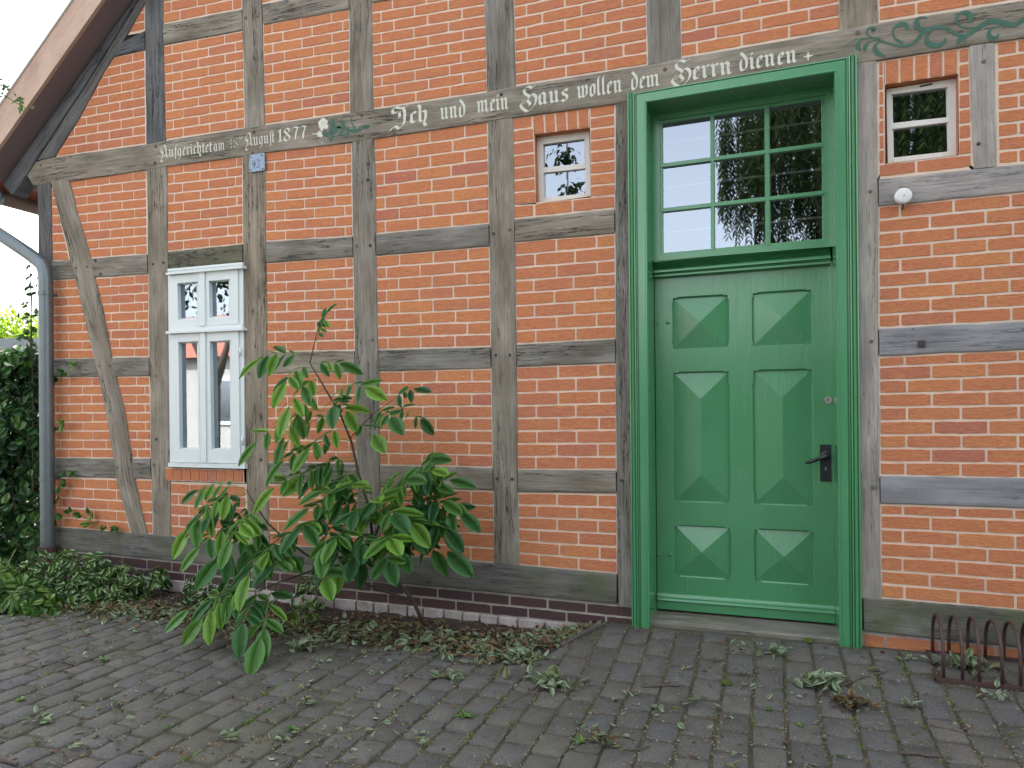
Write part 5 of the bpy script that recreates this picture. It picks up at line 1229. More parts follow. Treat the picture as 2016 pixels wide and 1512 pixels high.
def compound(a, b, la=.19, pairs=3, droop=.10, face=None, tone=.45, again=True):
    la *= 1.16; pairs += 1 if pairs > 1 else 0
    A, B = PW(*a), PW(*b); R = random.Random(int(a[0]*13+b[0]*7+b[1])); d = B-A; Ln = d.length; P = []
    N_ = 9
    for i in range(N_+1):
        t = i/N_; p = A.lerp(B, t); p.z += droop*Ln*4*t*(1-t)*.6; P.append(p)
    mb = MB(); mb.tube(P, [lerp(.0028, .0014, i/N_) for i in range(N_+1)], 5); ra = mb.build('leaf_stalk', M['stem'], wal)
    nrm0 = (Vector((0, -.75, .75)) if face is None else Vector(face)).normalized()
    mb = MB(); tones = lambda: min(1, max(0, R.gauss(tone+.17, .28)))
    for k in range(pairs):
        t = lerp(.34, .86, k/max(1, pairs-1)); i = t*N_; j = int(i); p = P[j].lerp(P[min(N_, j+1)], i-j); dr = (P[min(N_, j+1)]-P[j]).normalized(); side = dr.cross(nrm0).normalized()
        for sg in (1, -1):
            sz = la*lerp(.62, .98, t)*R.uniform(.6, 1.18); dd = dr*R.uniform(.35, .6)+side*sg*R.uniform(.75, 1.0)+Vector((0, 0, -R.uniform(.12, .5)))
            nn = (nrm0+Vector((R.uniform(-.7, .7), R.uniform(-.5, .5), R.uniform(-.4, .6)))+side*sg*.3).normalized()
            big_leaf(mb, p, dd, nn, sz, sz*R.uniform(.38, .47), tones(), R=R, curl=R.uniform(.05, .3))
    dr = (P[-1]-P[-3]).normalized(); sz = la*R.uniform(1.0, 1.2)
    big_leaf(mb, P[-1], dr+Vector((0, 0, -.25)), (nrm0+Vector((R.uniform(-.3, .3), 0, R.uniform(-.2, .3)))), sz, sz*.5, tones(), R=R, curl=R.uniform(.1, .3))
    mb.build('foliage', M['walnut'], wal, True)
    # a second, shorter leaf from the same bud further back
    if again and pairs > 2 and 780 < a[1] < 1090 and R.random() < .6:
        compound((a[0]+4, a[1]+6, a[2]+.03), (lerp(a[0], b[0], .75)+R.uniform(-25, 45), lerp(a[1], b[1], .7)+R.uniform(15, 60), lerp(a[2], b[2], .5)), la/1.16*.9, pairs-2 if pairs > 3 else pairs-1, droop, face, max(.1, tone-.1), False)
Y1 = (.2, -.6, .9)
for args in (
 ((612, 716, -.46), (515, 705, -.62), .16, 3, .25), ((613, 725, -.46), (562, 752, -.66), .15, 2, .3), ((612, 720, -.46), (668, 715, -.40), .12, 2, .1), ((622, 672, -.46), (640, 622, -.5), .10, 3, 0),
 ((632, 750, -.46), (570, 800, -.7), .16, 2, .35, None, .75), ((650, 785, -.45), (720, 762, -.6), .15, 2, .2), ((668, 812, -.44), (505, 870, -.70), .17, 3, .25, None, .7), ((655, 790, -.45), (655, 800, -.7), .15, 1, .1),
 ((770, 790, -.38), (815, 765, -.45), .11, 2, .1, None, .3), ((740, 812, -.40), (770, 820, -.6), .14, 2, .1, None, .3), ((700, 838, -.42), (735, 855, -.62), .14, 1, .1, None, .2),
 ((692, 868, -.43), (560, 905, -.70), .16, 3, .2), ((700, 900, -.42), (600, 935, -.62), .14, 3, .15), ((708, 935, -.42), (540, 960, -.74), .17, 3, .25, None, .6),
 ((486, 965, -.76), (390, 965, -.86), .13, 3, .2, None, .5), ((488, 972, -.76), (372, 1040, -.95), .16, 3, .3, None, .6), ((500, 992, -.74), (400, 1010, -.9), .15, 3, .2, None, .35), ((510, 1005, -.73), (455, 1060, -.98), .15, 3, .25, None, .4),
 ((527, 1030, -.7), (395, 1075, -.98), .16, 3, .25, Y1, .7), ((545, 1045, -.68), (430, 1100, -1.0), .16, 2, .25, Y1, .4), ((560, 1060, -.66), (490, 1130, -1.0), .17, 3, .2, None, .6),
 ((505, 1165, -.86), (420, 1180, -1.0), .16, 2, .2, None, .35), ((505, 1165, -.86), (400, 1215, -1.08), .17, 3, .25, None, .5), ((520, 1160, -.83), (480, 1225, -1.1), .16, 3, .2, None, .3), ((540, 1150, -.78), (520, 1235, -1.08), .18, 2, .15, None, .55),
 ((600, 1100, -.6), (540, 1110, -.9), .16, 3, .15, None, .35),
 ((620, 1100, -.57), (640, 1135, -.85), .14, 2, .1, None, .25), ((600, 1045, -.6), (530, 1085, -.88), .15, 3, .2, None, .4), ((650, 1030, -.52), (590, 1040, -.8), .16, 3, .15, None, .4), ((660, 1030, -.52), (640, 1075, -.8), .15, 2, .15, None, .25),
 ((700, 1040, -.46), (660, 1060, -.75), .15, 3, .1, None, .35), ((725, 1000, -.42), (610, 1000, -.72), .16, 3, .2, None, .35), ((722, 985, -.42), (640, 965, -.65), .14, 3, .15, None, .5), ((728, 1010, -.42), (700, 1010, -.72), .14, 3, .1, None, .3),
 ((735, 1030, -.40), (740, 980, -.7), .14, 3, .1, None, .35), ((755, 1010, -.40), (760, 950, -.6), .13, 2, .1, None, .7), ((790, 975, -.38), (850, 925, -.5), .13, 3, .15, None, .45), ((820, 930, -.36), (850, 905, -.4), .13, 2, .1, None, .4),
 ((780, 985, -.38), (885, 945, -.42), .13, 3, .12, None, .25), ((790, 978, -.38), (870, 985, -.45), .14, 3, .1, None, .15), ((770, 1000, -.39), (875, 1040, -.5), .16, 2, .12, None, .1), ((760, 1010, -.40), (810, 1030, -.6), .16, 3, .1, None, .2),
 ((640, 768, -.45), (560, 860, -.66), .16, 3, .25, None, .6), ((682, 845, -.44), (610, 880, -.66), .15, 2, .2, None, .5), ((722, 985, -.42), (690, 950, -.62), .15, 2, .1, None, .55), ((735, 1020, -.41), (775, 1010, -.68), .16, 2, .1, None, .55), ((795, 985, -.38), (905, 1010, -.42), .15, 2, .1, None, .2), ((770, 1030, -.40), (880, 1085, -.5), .19, 1, .1, None, .1), ((700, 925, -.42), (660, 960, -.6), .14, 3, .1, None, .45), ((755, 1000, -.40), (800, 945, -.55), .14, 3, .1, None, .6),
 ((745, 1070, -.42), (770, 1060, -.75), .17, 2, .1, Y1, .75), ((740, 1085, -.42), (765, 1105, -.72), .16, 2, .1, None, .5), ((735, 1065, -.40), (700, 1095, -.70), .15, 2, .1, None, .25), ((720, 1050, -.46), (715, 1070, -.7), .14, 2, .1, None, .3),
 ((550, 1150, -.78), (512, 1255, -1.12), .19, 0, .0, (.25, -1, .2), .25), ((520, 1160, -.83), (372, 1200, -1.15), .14, 1, .2, None, .7)):
    compound(*args)
# ---- planting left of the window
def scatter(mb, cx, cy, cz, rx, ry, rz, n, size, R, asp=.6, hemi=True, shell=.55, tone=(0, 1), clip=None):
    for _ in range(n):
        for _t in range(20):
            v = Vector((R.gauss(0, 1), R.gauss(0, 1), R.gauss(0, 1))); v.normalize(); k = R.uniform(shell, 1)**.6
            if hemi and v.z < -.15: continue
            p = Vector((cx+rx*v.x*k, cy+ry*v.y*k, cz+rz*v.z*k))
            if clip and not clip(p): continue
            break
        else: continue
        nn = Vector((v.x/rx, v.y/ry, v.z/rz)).normalized()+Vector((R.uniform(-.6, .6), R.uniform(-.6, .6), R.uniform(0, .8))); d = nn.cross(Vector((R.uniform(-1, 1), R.uniform(-1, 1), R.uniform(-1, 1))))+Vector((0, 0, -.35))
        s = size*R.uniform(.6, 1.25); simple_leaf(mb, p, d, nn.normalized(), s, s*asp*R.uniform(.85, 1.15), R.uniform(*tone), fold=R.uniform(.05, .4), curl=R.uniform(-.1, .35))
def stems_for(mb, base, tips, r=.004):
    for t in tips:
        b0 = Vector(base)+Vector((rng.uniform(-.1, .1), rng.uniform(-.05, .05), 0)); mid = b0.lerp(Vector(t), .5)+Vector((rng.uniform(-.05, .05), rng.uniform(-.05, .05), .05)); mb.tube([b0, mid, t], [r, r*.8, r*.4], 5)
off_wall = lambda p: (p.y < -.03 or p.x < -6.07) and p.z > gz(p.x, p.y)-.01 
ground_z = -.13
R = random.Random(21)
o = empty('variegated_shrub', (-4.95, -.3, ground_z), 'bushy shrub with cream-edged leaves spreading under the window beside the sill beam', 'shrub')
mb = MB(); tips = []
for (cx, cy, cz, rx, ry, rz, n) in ((-5.05, -.30, -.08, .42, .25, .38, 620), (-4.75, -.28, -.10, .3, .2, .30, 340), (-5.45, -.32, -.10, .3, .22, .36, 260), (-4.50, -.16, .0, .10, .08, .14, 60), (-5.0, -.5, -.1, .3, .14, .2, 160)):
    scatter(mb, cx, cy, cz, rx, ry, rz, int(n*.75), .08, R, .62, shell=.2, clip=lambda p: off_wall(p) and p.z < cz+rz*(.75+.5*noise.noise((p.x*6, p.y*6, 1)))); tips += [(cx+R.uniform(-.6, .6)*rx, cy+R.uniform(-.6, .6)*ry, cz+rz*.8) for _ in range(6)]
mb.build('foliage', M['varieg'], o, True); mb = MB(); stems_for(mb, (-5.0, -.25, ground_z), tips, .005); mb.build('stem', M['bark'], o)
o = empty('leafy_ground_cover', (-5.55, -.8, ground_z), 'mound of plain green lobed leaves at the left edge in front of the downpipe', 'ground cover')
mb = MB(); tips = []
for (cx, cy, cz, rx, ry, rz, n) in ((-5.55, -.62, -.1, .42, .25, .30, 420), (-6.05, -.55, -.1, .5, .3, .40, 420), (-5.15, -.72, -.12, .3, .16, .18, 220), (-6.6, -.6, -.1, .5, .3, .36, 260)):
    scatter(mb, cx, cy, cz, rx, ry, rz, n, .095, R, .8, shell=.2, clip=lambda p: off_wall(p) and p.z < cz+rz*(.75+.6*noise.noise((p.x*6, p.y*6, 1)))); tips += [(cx+R.uniform(-.6, .6)*rx, cy+R.uniform(-.6, .6)*ry, cz+rz*.8) for _ in range(6)]
mb.build('foliage', M['cover'], o, True); mb = MB(); stems_for(mb, (-5.6, -.6, ground_z), tips, .005); mb.build('stem', M['stem'], o)
o = empty('climbing_hydrangea', (-6.5, .2, ground_z), 'tall dark green climber standing at the house corner left of the downpipe', 'climber')
mb = MB()
def cl(p): 
    return p.x < -6.09-.0*p.y and p.z < 2.06+.5*(p.x+6.1)+.10*noise.noise((p.x*5, p.y*5, 0)) and p.y > -.25 and (p.y < .9)
for (cx, cy, cz, rx, ry, rz, n) in ((-6.62, .25, .35, .62, .45, .75, 1100), (-6.60, .3, 1.25, .55, .45, .70, 1250), (-6.5, .2, 1.8, .40, .32, .32, 420), (-7.1, .3, .9, .55, .5, 1.0, 700)):
    scatter(mb, cx, cy, cz, rx, ry, rz, n, .10, R, .78, hemi=False, shell=.15, clip=cl)
for k in range(46):   # shoots reaching up beside the pipe
    t = R.random(); simple_leaf(mb, Vector((-6.09-R.uniform(0, .22)*(1-t*.5), .02+R.uniform(0, .15), 1.95+.75*t)), Vector((R.uniform(-1, .1), R.uniform(-.5, .3), R.uniform(-.5, .7))), Vector((R.uniform(-.5, .5), -1, .6)), .07, .05, R.random())
mb.build('foliage', M['ivy'], o, True); mb = MB(); stems_for(mb, (-6.4, .15, ground_z), [(-6.15, .05, 2.7), (-6.2, .1, 2.4), (-6.5, .2, 1.9), (-6.9, .3, 1.7), (-6.7, .1, 1.2), (-7.2, .4, 1.3)], .010); mb.build('stem', M['bark'], o)
# sprigs growing against the brickwork by the pipe
o = empty('creeper_sprig', tuple(W(125, 1045, -.03)), 'thin creeper shoots climbing the bricks right beside the downpipe', 'climber')
mb = MB(); mb2 = MB()
for path in (((108, 1030), (122, 1020), (140, 1008), (158, 1015), (178, 1012)), ((112, 985), (118, 965), (130, 950)), ((108, 935), (125, 932), (142, 927)), ((112, 752), (128, 735), (148, 720)), ((112, 845), (124, 838)), ((175, 1030), (205, 1040), (230, 1038))):
    P = [W(x, y, -.04-.03*(i % 2)) for i, (x, y) in enumerate(path)]; mb2.tube(P, .002, 5)
    for p in P:
        for _ in range(4): simple_leaf(mb, p, Vector((R.uniform(-1, 1), -.4, R.uniform(-.8, .8))), Vector((R.uniform(-.4, .4), -1, .5)), R.uniform(.04, .075), R.uniform(.035, .06), R.random())
mb2.build('stem', M['stem'], o); mb.build('foliage', M['cover'], o, True)
for nm, (cx, cy), lab, nn, mt_ in (('variegated_shrub', (-4.02, -.22), 'small cream-edged plant half hidden behind the walnut leaves', 110, 'varieg'), ('variegated_shrub', (-3.15, -.12), 'thin cream-edged seedling against the clinker bricks behind the sapling', 40, 'varieg'), ('seedling', (-2.95, -.42), 'low broad-leaved maple seedling beside the bark soil', 26, 'cover')):
    o = empty(nm, (cx, cy, ground_z), lab, 'plant'); mb = MB(); scatter(mb, cx, cy, -.10, .16, .08, .22 if nn > 30 else .12, nn, .065, R, .65, clip=off_wall); mb.build('foliage', M[mt_], o, True)
    mb = MB(); stems_for(mb, (cx, cy, ground_z), [(cx+R.uniform(-.1, .1), cy, .05) for _ in range(4)], .003); mb.build('stem', M['stem'], o)

# ================================================================== LITTER
def curled(mb, p, R, size, tone=(0, 1)):
    a = R.uniform(0, 6.28); d = Vector((math.cos(a), math.sin(a), R.uniform(-.1, .45))); n = Vector((R.uniform(-.8, .8), R.uniform(-.8, .8), 1)).normalized()
    simple_leaf(mb, p+Vector((0, 0, R.uniform(.002, size*.3))), d, n, size, size*R.uniform(.3, .6), R.uniform(*tone), fold=R.uniform(-.4, 1.1), curl=R.uniform(-.5, .6))
R = random.Random(5)
mb = MB()   # leaves blown along the bed
for _ in range(4200):
    x = R.uniform(-6.3, -1.0); yf = bed_front(x) if x < bed_end else bed[-1].y; y = yf+R.gauss(.03, .13)
    if y > -.03 or R.random() > .45+.6*max(0, noise.noise((x*2.2, y*3, 4))+.25): continue
    if x > xk(y)-.01: continue
    curled(mb, Vector((x, y, gz(x, y)+.002)), R, R.uniform(.025, .075))
for _ in range(900):
    y = R.uniform(-.45, -.06); x = xk(y)-.02-abs(R.gauss(0, .22)); kd = min(1, max(0, 1-(xk(y)-x)/.45)); curled(mb, Vector((x, y, lerp(-.125, gz(xk(y)+.05, y)-.018, kd**1.5)+.006)), R, R.uniform(.015, .055), (0, .8))
for _ in range(500):
    x = R.uniform(-4.0, -1.1); y = R.uniform(max(-.6, bed_front(min(x, bed_end))), -.06); curled(mb, Vector((x, y, -.125)), R, R.uniform(.02, .06), (0, .35))
for _ in range(1000):
    x = R.uniform(-6, 1.3); y = R.uniform(-2.9, -.15)
    if x < xk(y) and y > bed_front(min(x, bed_end)): continue
    if noise.noise((x*1.3+9, y*1.3, 8)) < -.1: continue
    for _k in range(R.choice((1, 1, 1, 2, 5))): curled(mb, Vector((x+R.gauss(0, .03), y+R.gauss(0, .03), gz(x, y)+.001)), R, R.uniform(.018, .05), (.3, 1))
o = tag(mb.build('leaf_litter', M['dry'], None, True), 'scattered wilted and curled leaves along the front of the planting bed', 'leaf litter', None, 'stuff')
mb = MB()
for _ in range(2600):
    x = R.uniform(-6, -1.0); y = R.uniform(-.75, -.04)
    if y < bed_front(min(x, bed_end))-.04 or (x > xk(y)-.02): continue
    curled(mb, Vector((x, y, -.125+.01*R.random())), R, R.uniform(.01, .04), (0, .9))
for _ in range(4200):
    x = R.uniform(-6, 1.3); y = R.uniform(-2.9, -.1)
    if R.random() > .25+.9*max(0, noise.noise((x*1.7, y*1.7, 8))+.2): continue
    curled(mb, Vector((x, y, gz(x, y)+.001)), R, R.uniform(.006, .028), (0, 1))
o = tag(mb.build('bark_litter', M['brown'], None, True), 'small brown leaf and bark crumbs on the soil bed and paving', 'leaf litter', None, 'stuff')
mb = MB()   # crumbs caught in the joints
for _ in range(26000):
    c = R.randint(-45, 12); 
    if R.random() < .6: x = c*sw+sw/2+R.gauss(0, .007)+.02*noise.noise((0, c*.15, 7)); y = R.uniform(-3.0, -.06)
    else: x = R.uniform(-6.2, 1.5); kk = R.randint(0, 15); y = -.01-kk*slen-(int(round(x/sw)) % 2)*slen*.5+R.gauss(0, .006)
    if y > -.06 or (x < xk(y) and y > bed_front(min(x, bed_end))): continue
    if noise.noise((x*2.5, y*2.5, 2)) < -.15: continue
    curled(mb, Vector((x, y, gz(x, y)-.004)), R, R.uniform(.004, .013), (.3, 1))
for _ in range(1500):   # pale bits on top of the setts
    x = R.uniform(-6, 1.3); y = R.uniform(-2.9, -.15)
    if x < xk(y) and y > bed_front(min(x, bed_end))+.02: continue
    curled(mb, Vector((x, y, gz(x, y)+.001)), R, R.uniform(.004, .010), (.85, 1))
tag(mb.build('joint_debris', M['crumb'], None, False), 'fine crumbs and seeds lying in the joints of the setts', 'debris', None, 'stuff')
mb = MB()   # grass tufts, moss in joints
for _ in range(330):
    c = R.randint(-45, 11); x = c*sw+sw/2; y = R.uniform(-3.0, -.25)
    if (x < xk(y) and y > bed_front(min(x, bed_end))): continue
    if noise.noise((x*1.1+5, y*1.1, 2)) < -.05: continue
    for _k in range(R.randint(5, 16)):
        p = Vector((x+R.gauss(0, .012), y+R.gauss(0, .02), gz(x, y)-.008)); h = R.uniform(.012, .04); d = Vector((R.gauss(0, .6), R.gauss(0, .6), 1)); simple_leaf(mb, p, d, Vector((R.uniform(-1, 1), R.uniform(-1, 1), .2)), h, .0035, R.random(), curl=.4)
tag(mb.build('joint_grass', M['grass'], None, False), 'tiny tufts of grass growing in the joints of the setts', 'grass', None, 'stuff')
def heap(px, py, rx, ry, n, size, label, mt='dry', tone=(.35, 1)):
    g = G(px, py); o = empty('leaf_heap', tuple(g), label, 'leaf heap', 'heaps of wilted leaves on the paving'); mb = MB(); R = random.Random(int(px*7+py))
    for _ in range(n):
        a = R.uniform(0, 6.28); k = abs(R.gauss(0, .5)); x = g.x+rx*k*math.cos(a); y = g.y+ry*k*math.sin(a); curled(mb, Vector((x, y, gz(x, y)+.03*max(0, 1-k)*R.random())), R, size*R.uniform(.5, 1.2), tone)
    mb.build('leaves', M[mt], o, True)
    mb = MB()
    for _ in range(3):
        a = R.uniform(0, 6.28); mb.tube([(g.x-rx*.5*math.cos(a), g.y-ry*.5*math.sin(a), g.z+.012), (g.x+rx*.1, g.y, g.z+.02), (g.x+rx*.7*math.cos(a), g.y+ry*.7*math.sin(a), g.z+.012)], .0018, 5)
    mb.build('stalk', M['twig'], o)
for h in ((1085, 1350, .16, .10, 60, .085, 'grey-green wilted sprig heap on the paving below the kerb stone'), (1625, 1350, .13, .09, 46, .085, 'large leaf heap right of the door, its upper green part'), (1680, 1390, .10, .06, 34, .07, 'brownish lower end of the large leaf heap right of the door', 'dry', (.0, .5)),
          (1532, 1288, .05, .05, 14, .06, 'small fresh sprig of leaves in front of the door threshold'), (600, 1278, .11, .08, 26, .08, 'flattened green leaf heap under the hanging sapling leaf'), (885, 1335, .08, .06, 14, .07, 'curled pale leaves on the paving left of the kerb stone'),
          (605, 1385, .06, .05, 12, .06, 'small leaf heap in the lower middle of the paving'), (75, 1418, .08, .05, 10, .07, 'pair of pale curled leaves near the lower left corner'), (1020, 1300, .22, .10, 90, .06, 'broad drift of wilted leaves against the kerb edge'),
          (1905, 1315, .16, .07, 60, .07, 'green leaves caught inside the bicycle rack'), (1790, 1395, .06, .05, 8, .06, 'three curled leaves lying between leaf heap and bicycle rack'), (450, 1455, .06, .05, 9, .06, 'curled leaves at the bottom edge left of centre'), (1180, 1460, .12, .08, 26, .045, 'scattered crumbly leaves at the bottom edge below the kerb', 'dry', (.0, .6))):
    heap(*h)
def twig(a, b_, r, label):
    A, B = G(*a), G(*b_); R = random.Random(int(a[0]+b_[1])); o = empty('twig', tuple((A+B)/2), label, 'twig', 'broken twigs on the paving'); mb = MB(); P = []
    for i in range(7):
        t = i/6; p = A.lerp(B, t); p += Vector((R.gauss(0, .004), R.gauss(0, .004), r+.004*R.random())); P.append(p)
    mb.tube(P, [r*lerp(1.1, .6, i/6) for i in range(7)], 6)
    q = P[3]; d = (B-A).normalized(); s = Vector((-d.y, d.x, 0)); mb.tube([q, q+s*.02+d*.02+Vector((0, 0, .006))], [r*.6, r*.3], 5)
    mb.build('branch', M['twig'], o)
for t in (((1655, 1352), (1748, 1322), .0045, 'crooked bare twig sticking out of the large leaf heap'), ((1775, 1485), (1875, 1495), .005, 'lichen-grey twig at the bottom edge on the right'), ((1832, 1432), (1905, 1446), .0035, 'thin pale twig lying in front of the bicycle rack'), ((1262, 1354), (1345, 1352), .006, 'mossy stick lying left of the door axis'), ((1245, 1480), (1280, 1470), .004, 'short dark twig at bottom centre'),
          ((303, 1380), (328, 1356), .004, 'short dark twig on the left paving'), ((118, 1304), (156, 1312), .0045, 'pale bent twig near the left edge'), ((600, 1395), (540, 1430), .004, 'dark twig beside the small leaf heap'), ((1010, 1385), (1075, 1340), .003, 'thin twig reaching into the grey-green sprig heap'), ((0, 1500), (34, 1511), .012, 'thick stick end cut off by the lower left corner'), ((215, 1450), (236, 1478), .006, 'stubby twig at the lower left'), ((1935, 1370), (1990, 1376), .003, 'straw-coloured thin stalk below the bicycle rack')):
    twig(*t)
def weed(px, py, s, n, label):
    g = G(px, py); o = empty('weed', tuple(g), label, 'weed', 'weeds growing from the paving joints'); mb = MB(); R = random.Random(int(px))
    for k in range(n):
        a = k*2.4; simple_leaf(mb, g+Vector((0, 0, .0)), Vector((math.cos(a), math.sin(a), R.uniform(.3, 1.1))), Vector((-math.cos(a)*.5, -math.sin(a)*.5, 1)), s*R.uniform(.6, 1.1), s*.4, R.random(), curl=.4)
    mb.build('leaves', M['cover'], o, True)
for wd_ in ((915, 1412, .055, 9, 'broad-leaved weed left of the kerb line in the lower middle'), (1142, 1462, .055, 8, 'bright green weed at the bottom centre'), (1575, 1430, .03, 7, 'tiny weed just below the large leaf heap'), (1512, 1398, .03, 7, 'tiny weed left of the large leaf heap'), (1820, 1465, .03, 6, 'tiny two-leaved weed near the bottom right'), (1795, 1446, .028, 6, 'small yellowish weed above the lichen-grey twig'), (1655, 1488, .028, 5, 'seedling at the bottom edge below the leaf heap'), (205, 1300, .05, 8, 'weed below the ground cover on the left'), (225, 1218, .045, 5, 'single bright leaf weed in front of the shrub'), (40, 1378, .04, 7, 'small weed near the left edge'), (575, 1437, .045, 9, 'grassy weed beside the dark twig')):
    weed(*wd_)
def moss(px, py, r, label):
    g = G(px, py); mb = MB(); n = 14; rings = []
    for (k, h) in ((1, -.004), (.8, .010), (.5, .018), (.01, .021)):
        rings.append([mb.vert((g.x+r*k*(1+.2*noise.noise((i*1.3, k, px)))*math.cos(i*6.283/n), g.y+r*.7*k*math.sin(i*6.283/n), g.z+h*(1+.3*noise.noise((i, k*5, 1))))) for i in range(n)])
    for a, b in zip(rings, rings[1:]):
        for i in range(n): mb.face((a[i], a[(i+1) % n], b[(i+1) % n], b[i]))
    tag(mb.build('moss_cushion', M['moss'], None, True), label, 'moss')
moss(1592, 1262, .035, 'green moss cushion at the door threshold'); moss(1430, 1344, .035, 'dark moss cushion on the paving in front of the door')

# ================================================================== TREES AND NEIGHBOURS
def tree(name, label, base, trunk_r, forks, blobs, mt, size, seed, group=None, n_per=500, asp=.5, shell=.2):
    R = random.Random(seed); o = empty(name, base, label, 'tree', group); b0 = Vector(base); mb = MB()
    for f in forks: mb.tube([b0+Vector(p) for p in f], [lerp(trunk_r, trunk_r*.25, i/(len(f)-1)) for i in range(len(f))], 9)
    mb.build('trunk', M['bark'], o, True); mb = MB()
    for (cx, cy, cz, r) in blobs: scatter(mb, b0.x+cx, b0.y+cy, b0.z+cz, r, r, r*.8, n_per, size, R, asp, hemi=False, shell=shell)
    mb.build('crown', M[mt], o, True); return o
# willow opposite the door (seen mirrored in the panes)
R = random.Random(11); wb = Vector((3.2, -12.5, -.15)); o = empty('weeping_willow', tuple(wb), 'weeping willow across the yard, mirrored in the transom panes', 'tree')
mb = MB(); mb.tube([wb, wb+Vector((.1, .1, 2.5)), wb+Vector((-.3, .2, 5.5)), wb+Vector((-1.6, .6, 8.6))], [.38, .3, .22, .08], 10); mb.tube([wb+Vector((0, .1, 3.2)), wb+Vector((1.2, .3, 6)), wb+Vector((2.8, .6, 8.8))], [.2, .15, .06], 8); mb.build('trunk', M['bark'], o, True)
mb = MB()
for k in range(620):
    a = R.uniform(0, 6.283); rad = math.sqrt(R.random()); x = wb.x+4.2*rad*math.cos(a); y = wb.y+.6+2.6*rad*math.sin(a); zt = 9.6-1.8*rad*rad+R.uniform(-.5, .5); left = max(0, min(1, (x-(wb.x-4.3))/2.0)); zb_ = R.uniform(4.5, 6.6) if x < 1.0 else R.uniform(1.8, 4.2)
    z = zt; xx, yy = x, y
    while z > zb_:
        z -= .085; xx += R.gauss(0, .012); yy += R.gauss(0, .012)
        for s in (1, -1): simple_leaf(mb, Vector((xx, yy, z)), Vector((s*R.uniform(.3, 1), R.uniform(-.6, .6), -1.1)), Vector((0, 1, .3)), R.uniform(.12, .19), .035, R.random())
mb.build('crown', M['willow'], o, False)
tree('dense_tree', 'dense broad tree across the yard to the right', (7.5, -13.0, -.15), .3, [[(0, 0, 0), (.1, 0, 3), (0, .3, 6.5)], [(0, 0, 2.2), (-1.2, .5, 5)]], [(0, 0, 4, 3.0), (-1.5, 1, 5.5, 2.4), (1.5, .6, 6.2, 2.6), (-.6, .6, 8, 2.2), (-2.2, .6, 2.6, 1.8)], 'tree', .22, 3, n_per=1100)
tree('dense_tree', 'dark tree behind the willow across the yard', (4.6, -17.5, -.15), .3, [[(0, 0, 0), (.1, 0, 3), (0, .3, 7)]], [(0, 0, 4, 3.0), (1.5, .5, 6.5, 2.6), (-.2, 0, 6.5, 2.2), (.8, .6, 9, 2.4), (3, 0, 4, 2.4)], 'tree', .24, 4, n_per=900)
tree('young_tree', 'slender young tree across the yard, mirrored in the small window', (-3.55, -8.6, -.15), .06, [[(0, 0, 0), (.05, 0, 3), (0, .05, 6.6)]], [(0, 0, 4.9, .42), (.12, 0, 5.6, .38), (-.1, 0, 6.3, .36), (.05, 0, 6.9, .3)], 'tree', .16, 5, n_per=70, shell=.1)
tree('garden_tree', 'lime green sunlit tree far behind the garage at the left edge', (-30.8, 16.5, -.2), .3, [[(0, 0, 0), (0, 0, 2.5), (.4, 0, 4)]], [(0, 0, 4.6, 2.1), (-2.5, 1, 4.7, 2.2), (2.2, 1, 4.4, 2.0), (4.4, 2.5, 4.1, 2.0), (.5, .5, 5.0, 1.7), (-4.4, 1.5, 4.3, 2.2)], 'bright', .30, 6, n_per=650)
o = tree('garden_tree', 'young garden tree at the left whose twig reaches in front of the roof edge', (-8.6, -1.9, -.15), .10, [[(0, 0, 0), (.05, .1, 2.5), (.1, .3, 4.6)], [(.06, .1, 3.0), (.9, .6, 3.7), (1.9, 1.0, 4.05)]], [(0, .2, 4.8, .9), (-.6, 0, 4.2, .8), (.2, .3, 5.6, .7)], 'tree', .13, 8, n_per=240, shell=.1)
tw0 = Vector((-8.6+1.9, -1.9+1.0, -.15+4.05)); P = [tw0, W(-40, 165, -.7), W(0, 183, -.7), W(22, 196, -.7), W(42, 208, -.7)]
mb = MB(); mb.tube(P, [.012, .006, .004, .003, .002], 6)
mb.build('twig', M['bark'], o); mb = MB(); R = random.Random(2)
for p, n, s_ in ((W(3, 170, -.7), 16, .06), (W(12, 182, -.7), 8, .05), (W(40, 203, -.7), 14, .06), (W(47, 212, -.7), 7, .05), (W(-40, 165, -.7), 20, .08)):
    for _ in range(n): simple_leaf(mb, p+Vector((R.gauss(0, .025), R.gauss(0, .02), R.gauss(0, .025))), Vector((R.uniform(-1, 1), R.uniform(-.6, .2), R.uniform(-.8, .8))), Vector((R.uniform(-.6, .6), -1, .5)), s_*R.uniform(.6, 1.1), s_*.5, R.random())
mb.build('twig_leaves', M['cover'], o, True)
tree('yard_tree', 'open-crowned tree across the yard, mirrored in the upper lights of the white window', (-11.6, -8.2, -.15), .12, [[(0, 0, 0), (.1, 0, 2), (0, .1, 4.4)], [(0, 0, 2), (1, .2, 4)], [(0, 0, 2.2), (-1, .2, 4.2)]], [(0, 0, 4.6, 1.3), (1.1, .2, 4.5, 1.0), (-1.1, .2, 4.5, 1.0), (0, 0, 5.6, 1.1)], 'tree', .16, 15, n_per=330, shell=.1)
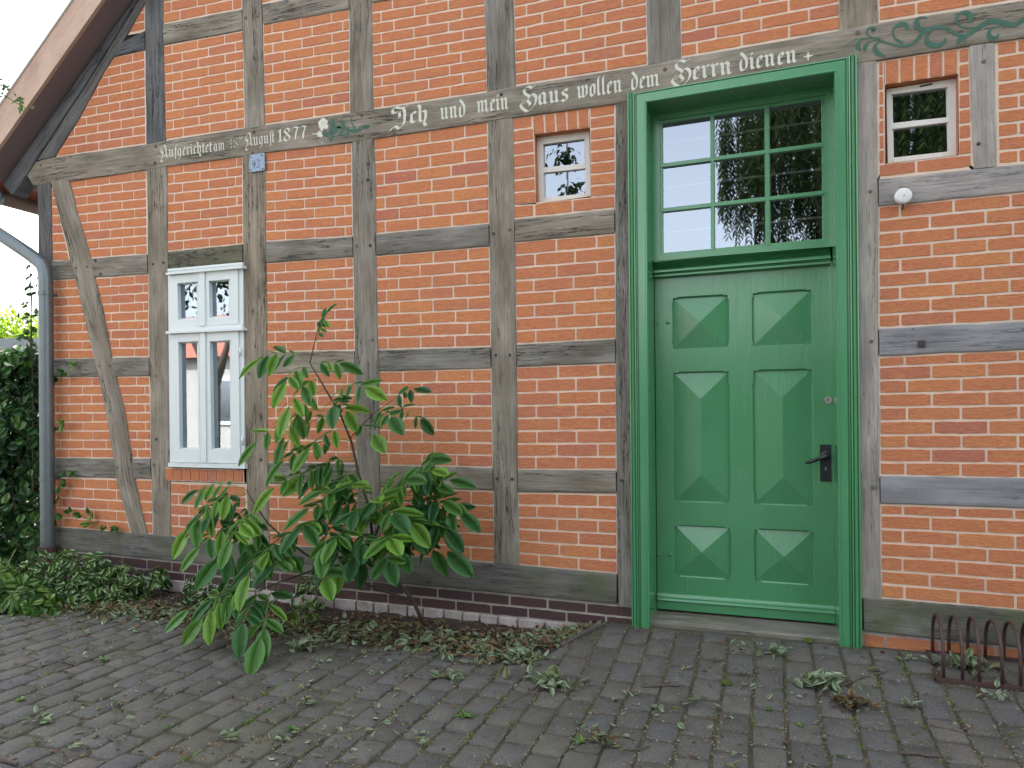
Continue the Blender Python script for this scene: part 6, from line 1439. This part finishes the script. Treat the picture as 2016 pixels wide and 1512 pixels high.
o = empty('blocker_hedge', (1, -14.2, -.19), 'unseen row of clipped greenery added across the yard to block low sky', 'blocker_hedge')  # added out of view to keep low sky out of the door's reflections
mb = MB(); R = random.Random(31)
for _ in range(9000):
    simple_leaf(mb, Vector((R.uniform(-8.4, 14), -13.6-R.uniform(0, .5), R.uniform(-.1, 3.1)+R.gauss(0, .08))), Vector((R.uniform(-1, 1), R.uniform(-.3, .6), R.uniform(-1, .5))), Vector((R.uniform(-.5, .5), 1, .5)), .17, .11, R.random())
mb.build('foliage', M['tree'], o); mb = MB(); mb.box((-8.4, -15, -.25), (14, -14.05, 3.0)); mb.build('blocker_core', M['bark'], o)
# garage behind left, house opposite
o = empty('garage', (-17.5, 8, -.19), 'white flat-roofed garage at the far left edge', 'garage')
mb = MB(); mb.box((-21, 6.2, -.25), (-14.7, 11, 2.75)); mb.build('wall', M['render'], o); mb = MB(); mb.box((-21.1, 6.1, 2.75), (-14.6, 11.1, 2.95)); mb.build('roof', M['zinc'], o); mb = MB(); mb.box((-19.5, 6.17, -.2), (-16.5, 6.2, 2.1)); mb.build('door', M['white'], o)
o = empty('opposite_house', (-14, -13, -.19), 'pale rendered house with a red tiled roof across the yard', 'house')
mb = MB(); mb.box((-24, -20, -.25), (-8.5, -12.5, 3.1)); mb.build('wall', M['render_far'], o)
mb = MB(); v = [(-24.5, -12.2, 3.0), (-8.2, -12.2, 3.0), (-8.2, -16.2, 4.9), (-24.5, -16.2, 4.9), (-24.5, -20.3, 3.0), (-8.2, -20.3, 3.0)]; ids = [mb.vert(p) for p in v]; mb.face((0, 1, 2, 3)); mb.face((3, 2, 5, 4)); mb.face((0, 3, 4)); mb.face((1, 5, 2)); mb.build('roof', M['tile'], o)
for x in (-22, -18.5, -15, -11.5):
    mb = MB(); mb.box((x-.6, -12.52, 1.0), (x+.6, -12.44, 2.4)); f = mb.build('window', M['white'], o); mb = MB(); mb.box((x-.5, -12.44, 1.1), (x+.5, -12.43, 2.3)); mb.build('pane', M['glass_new'], f)
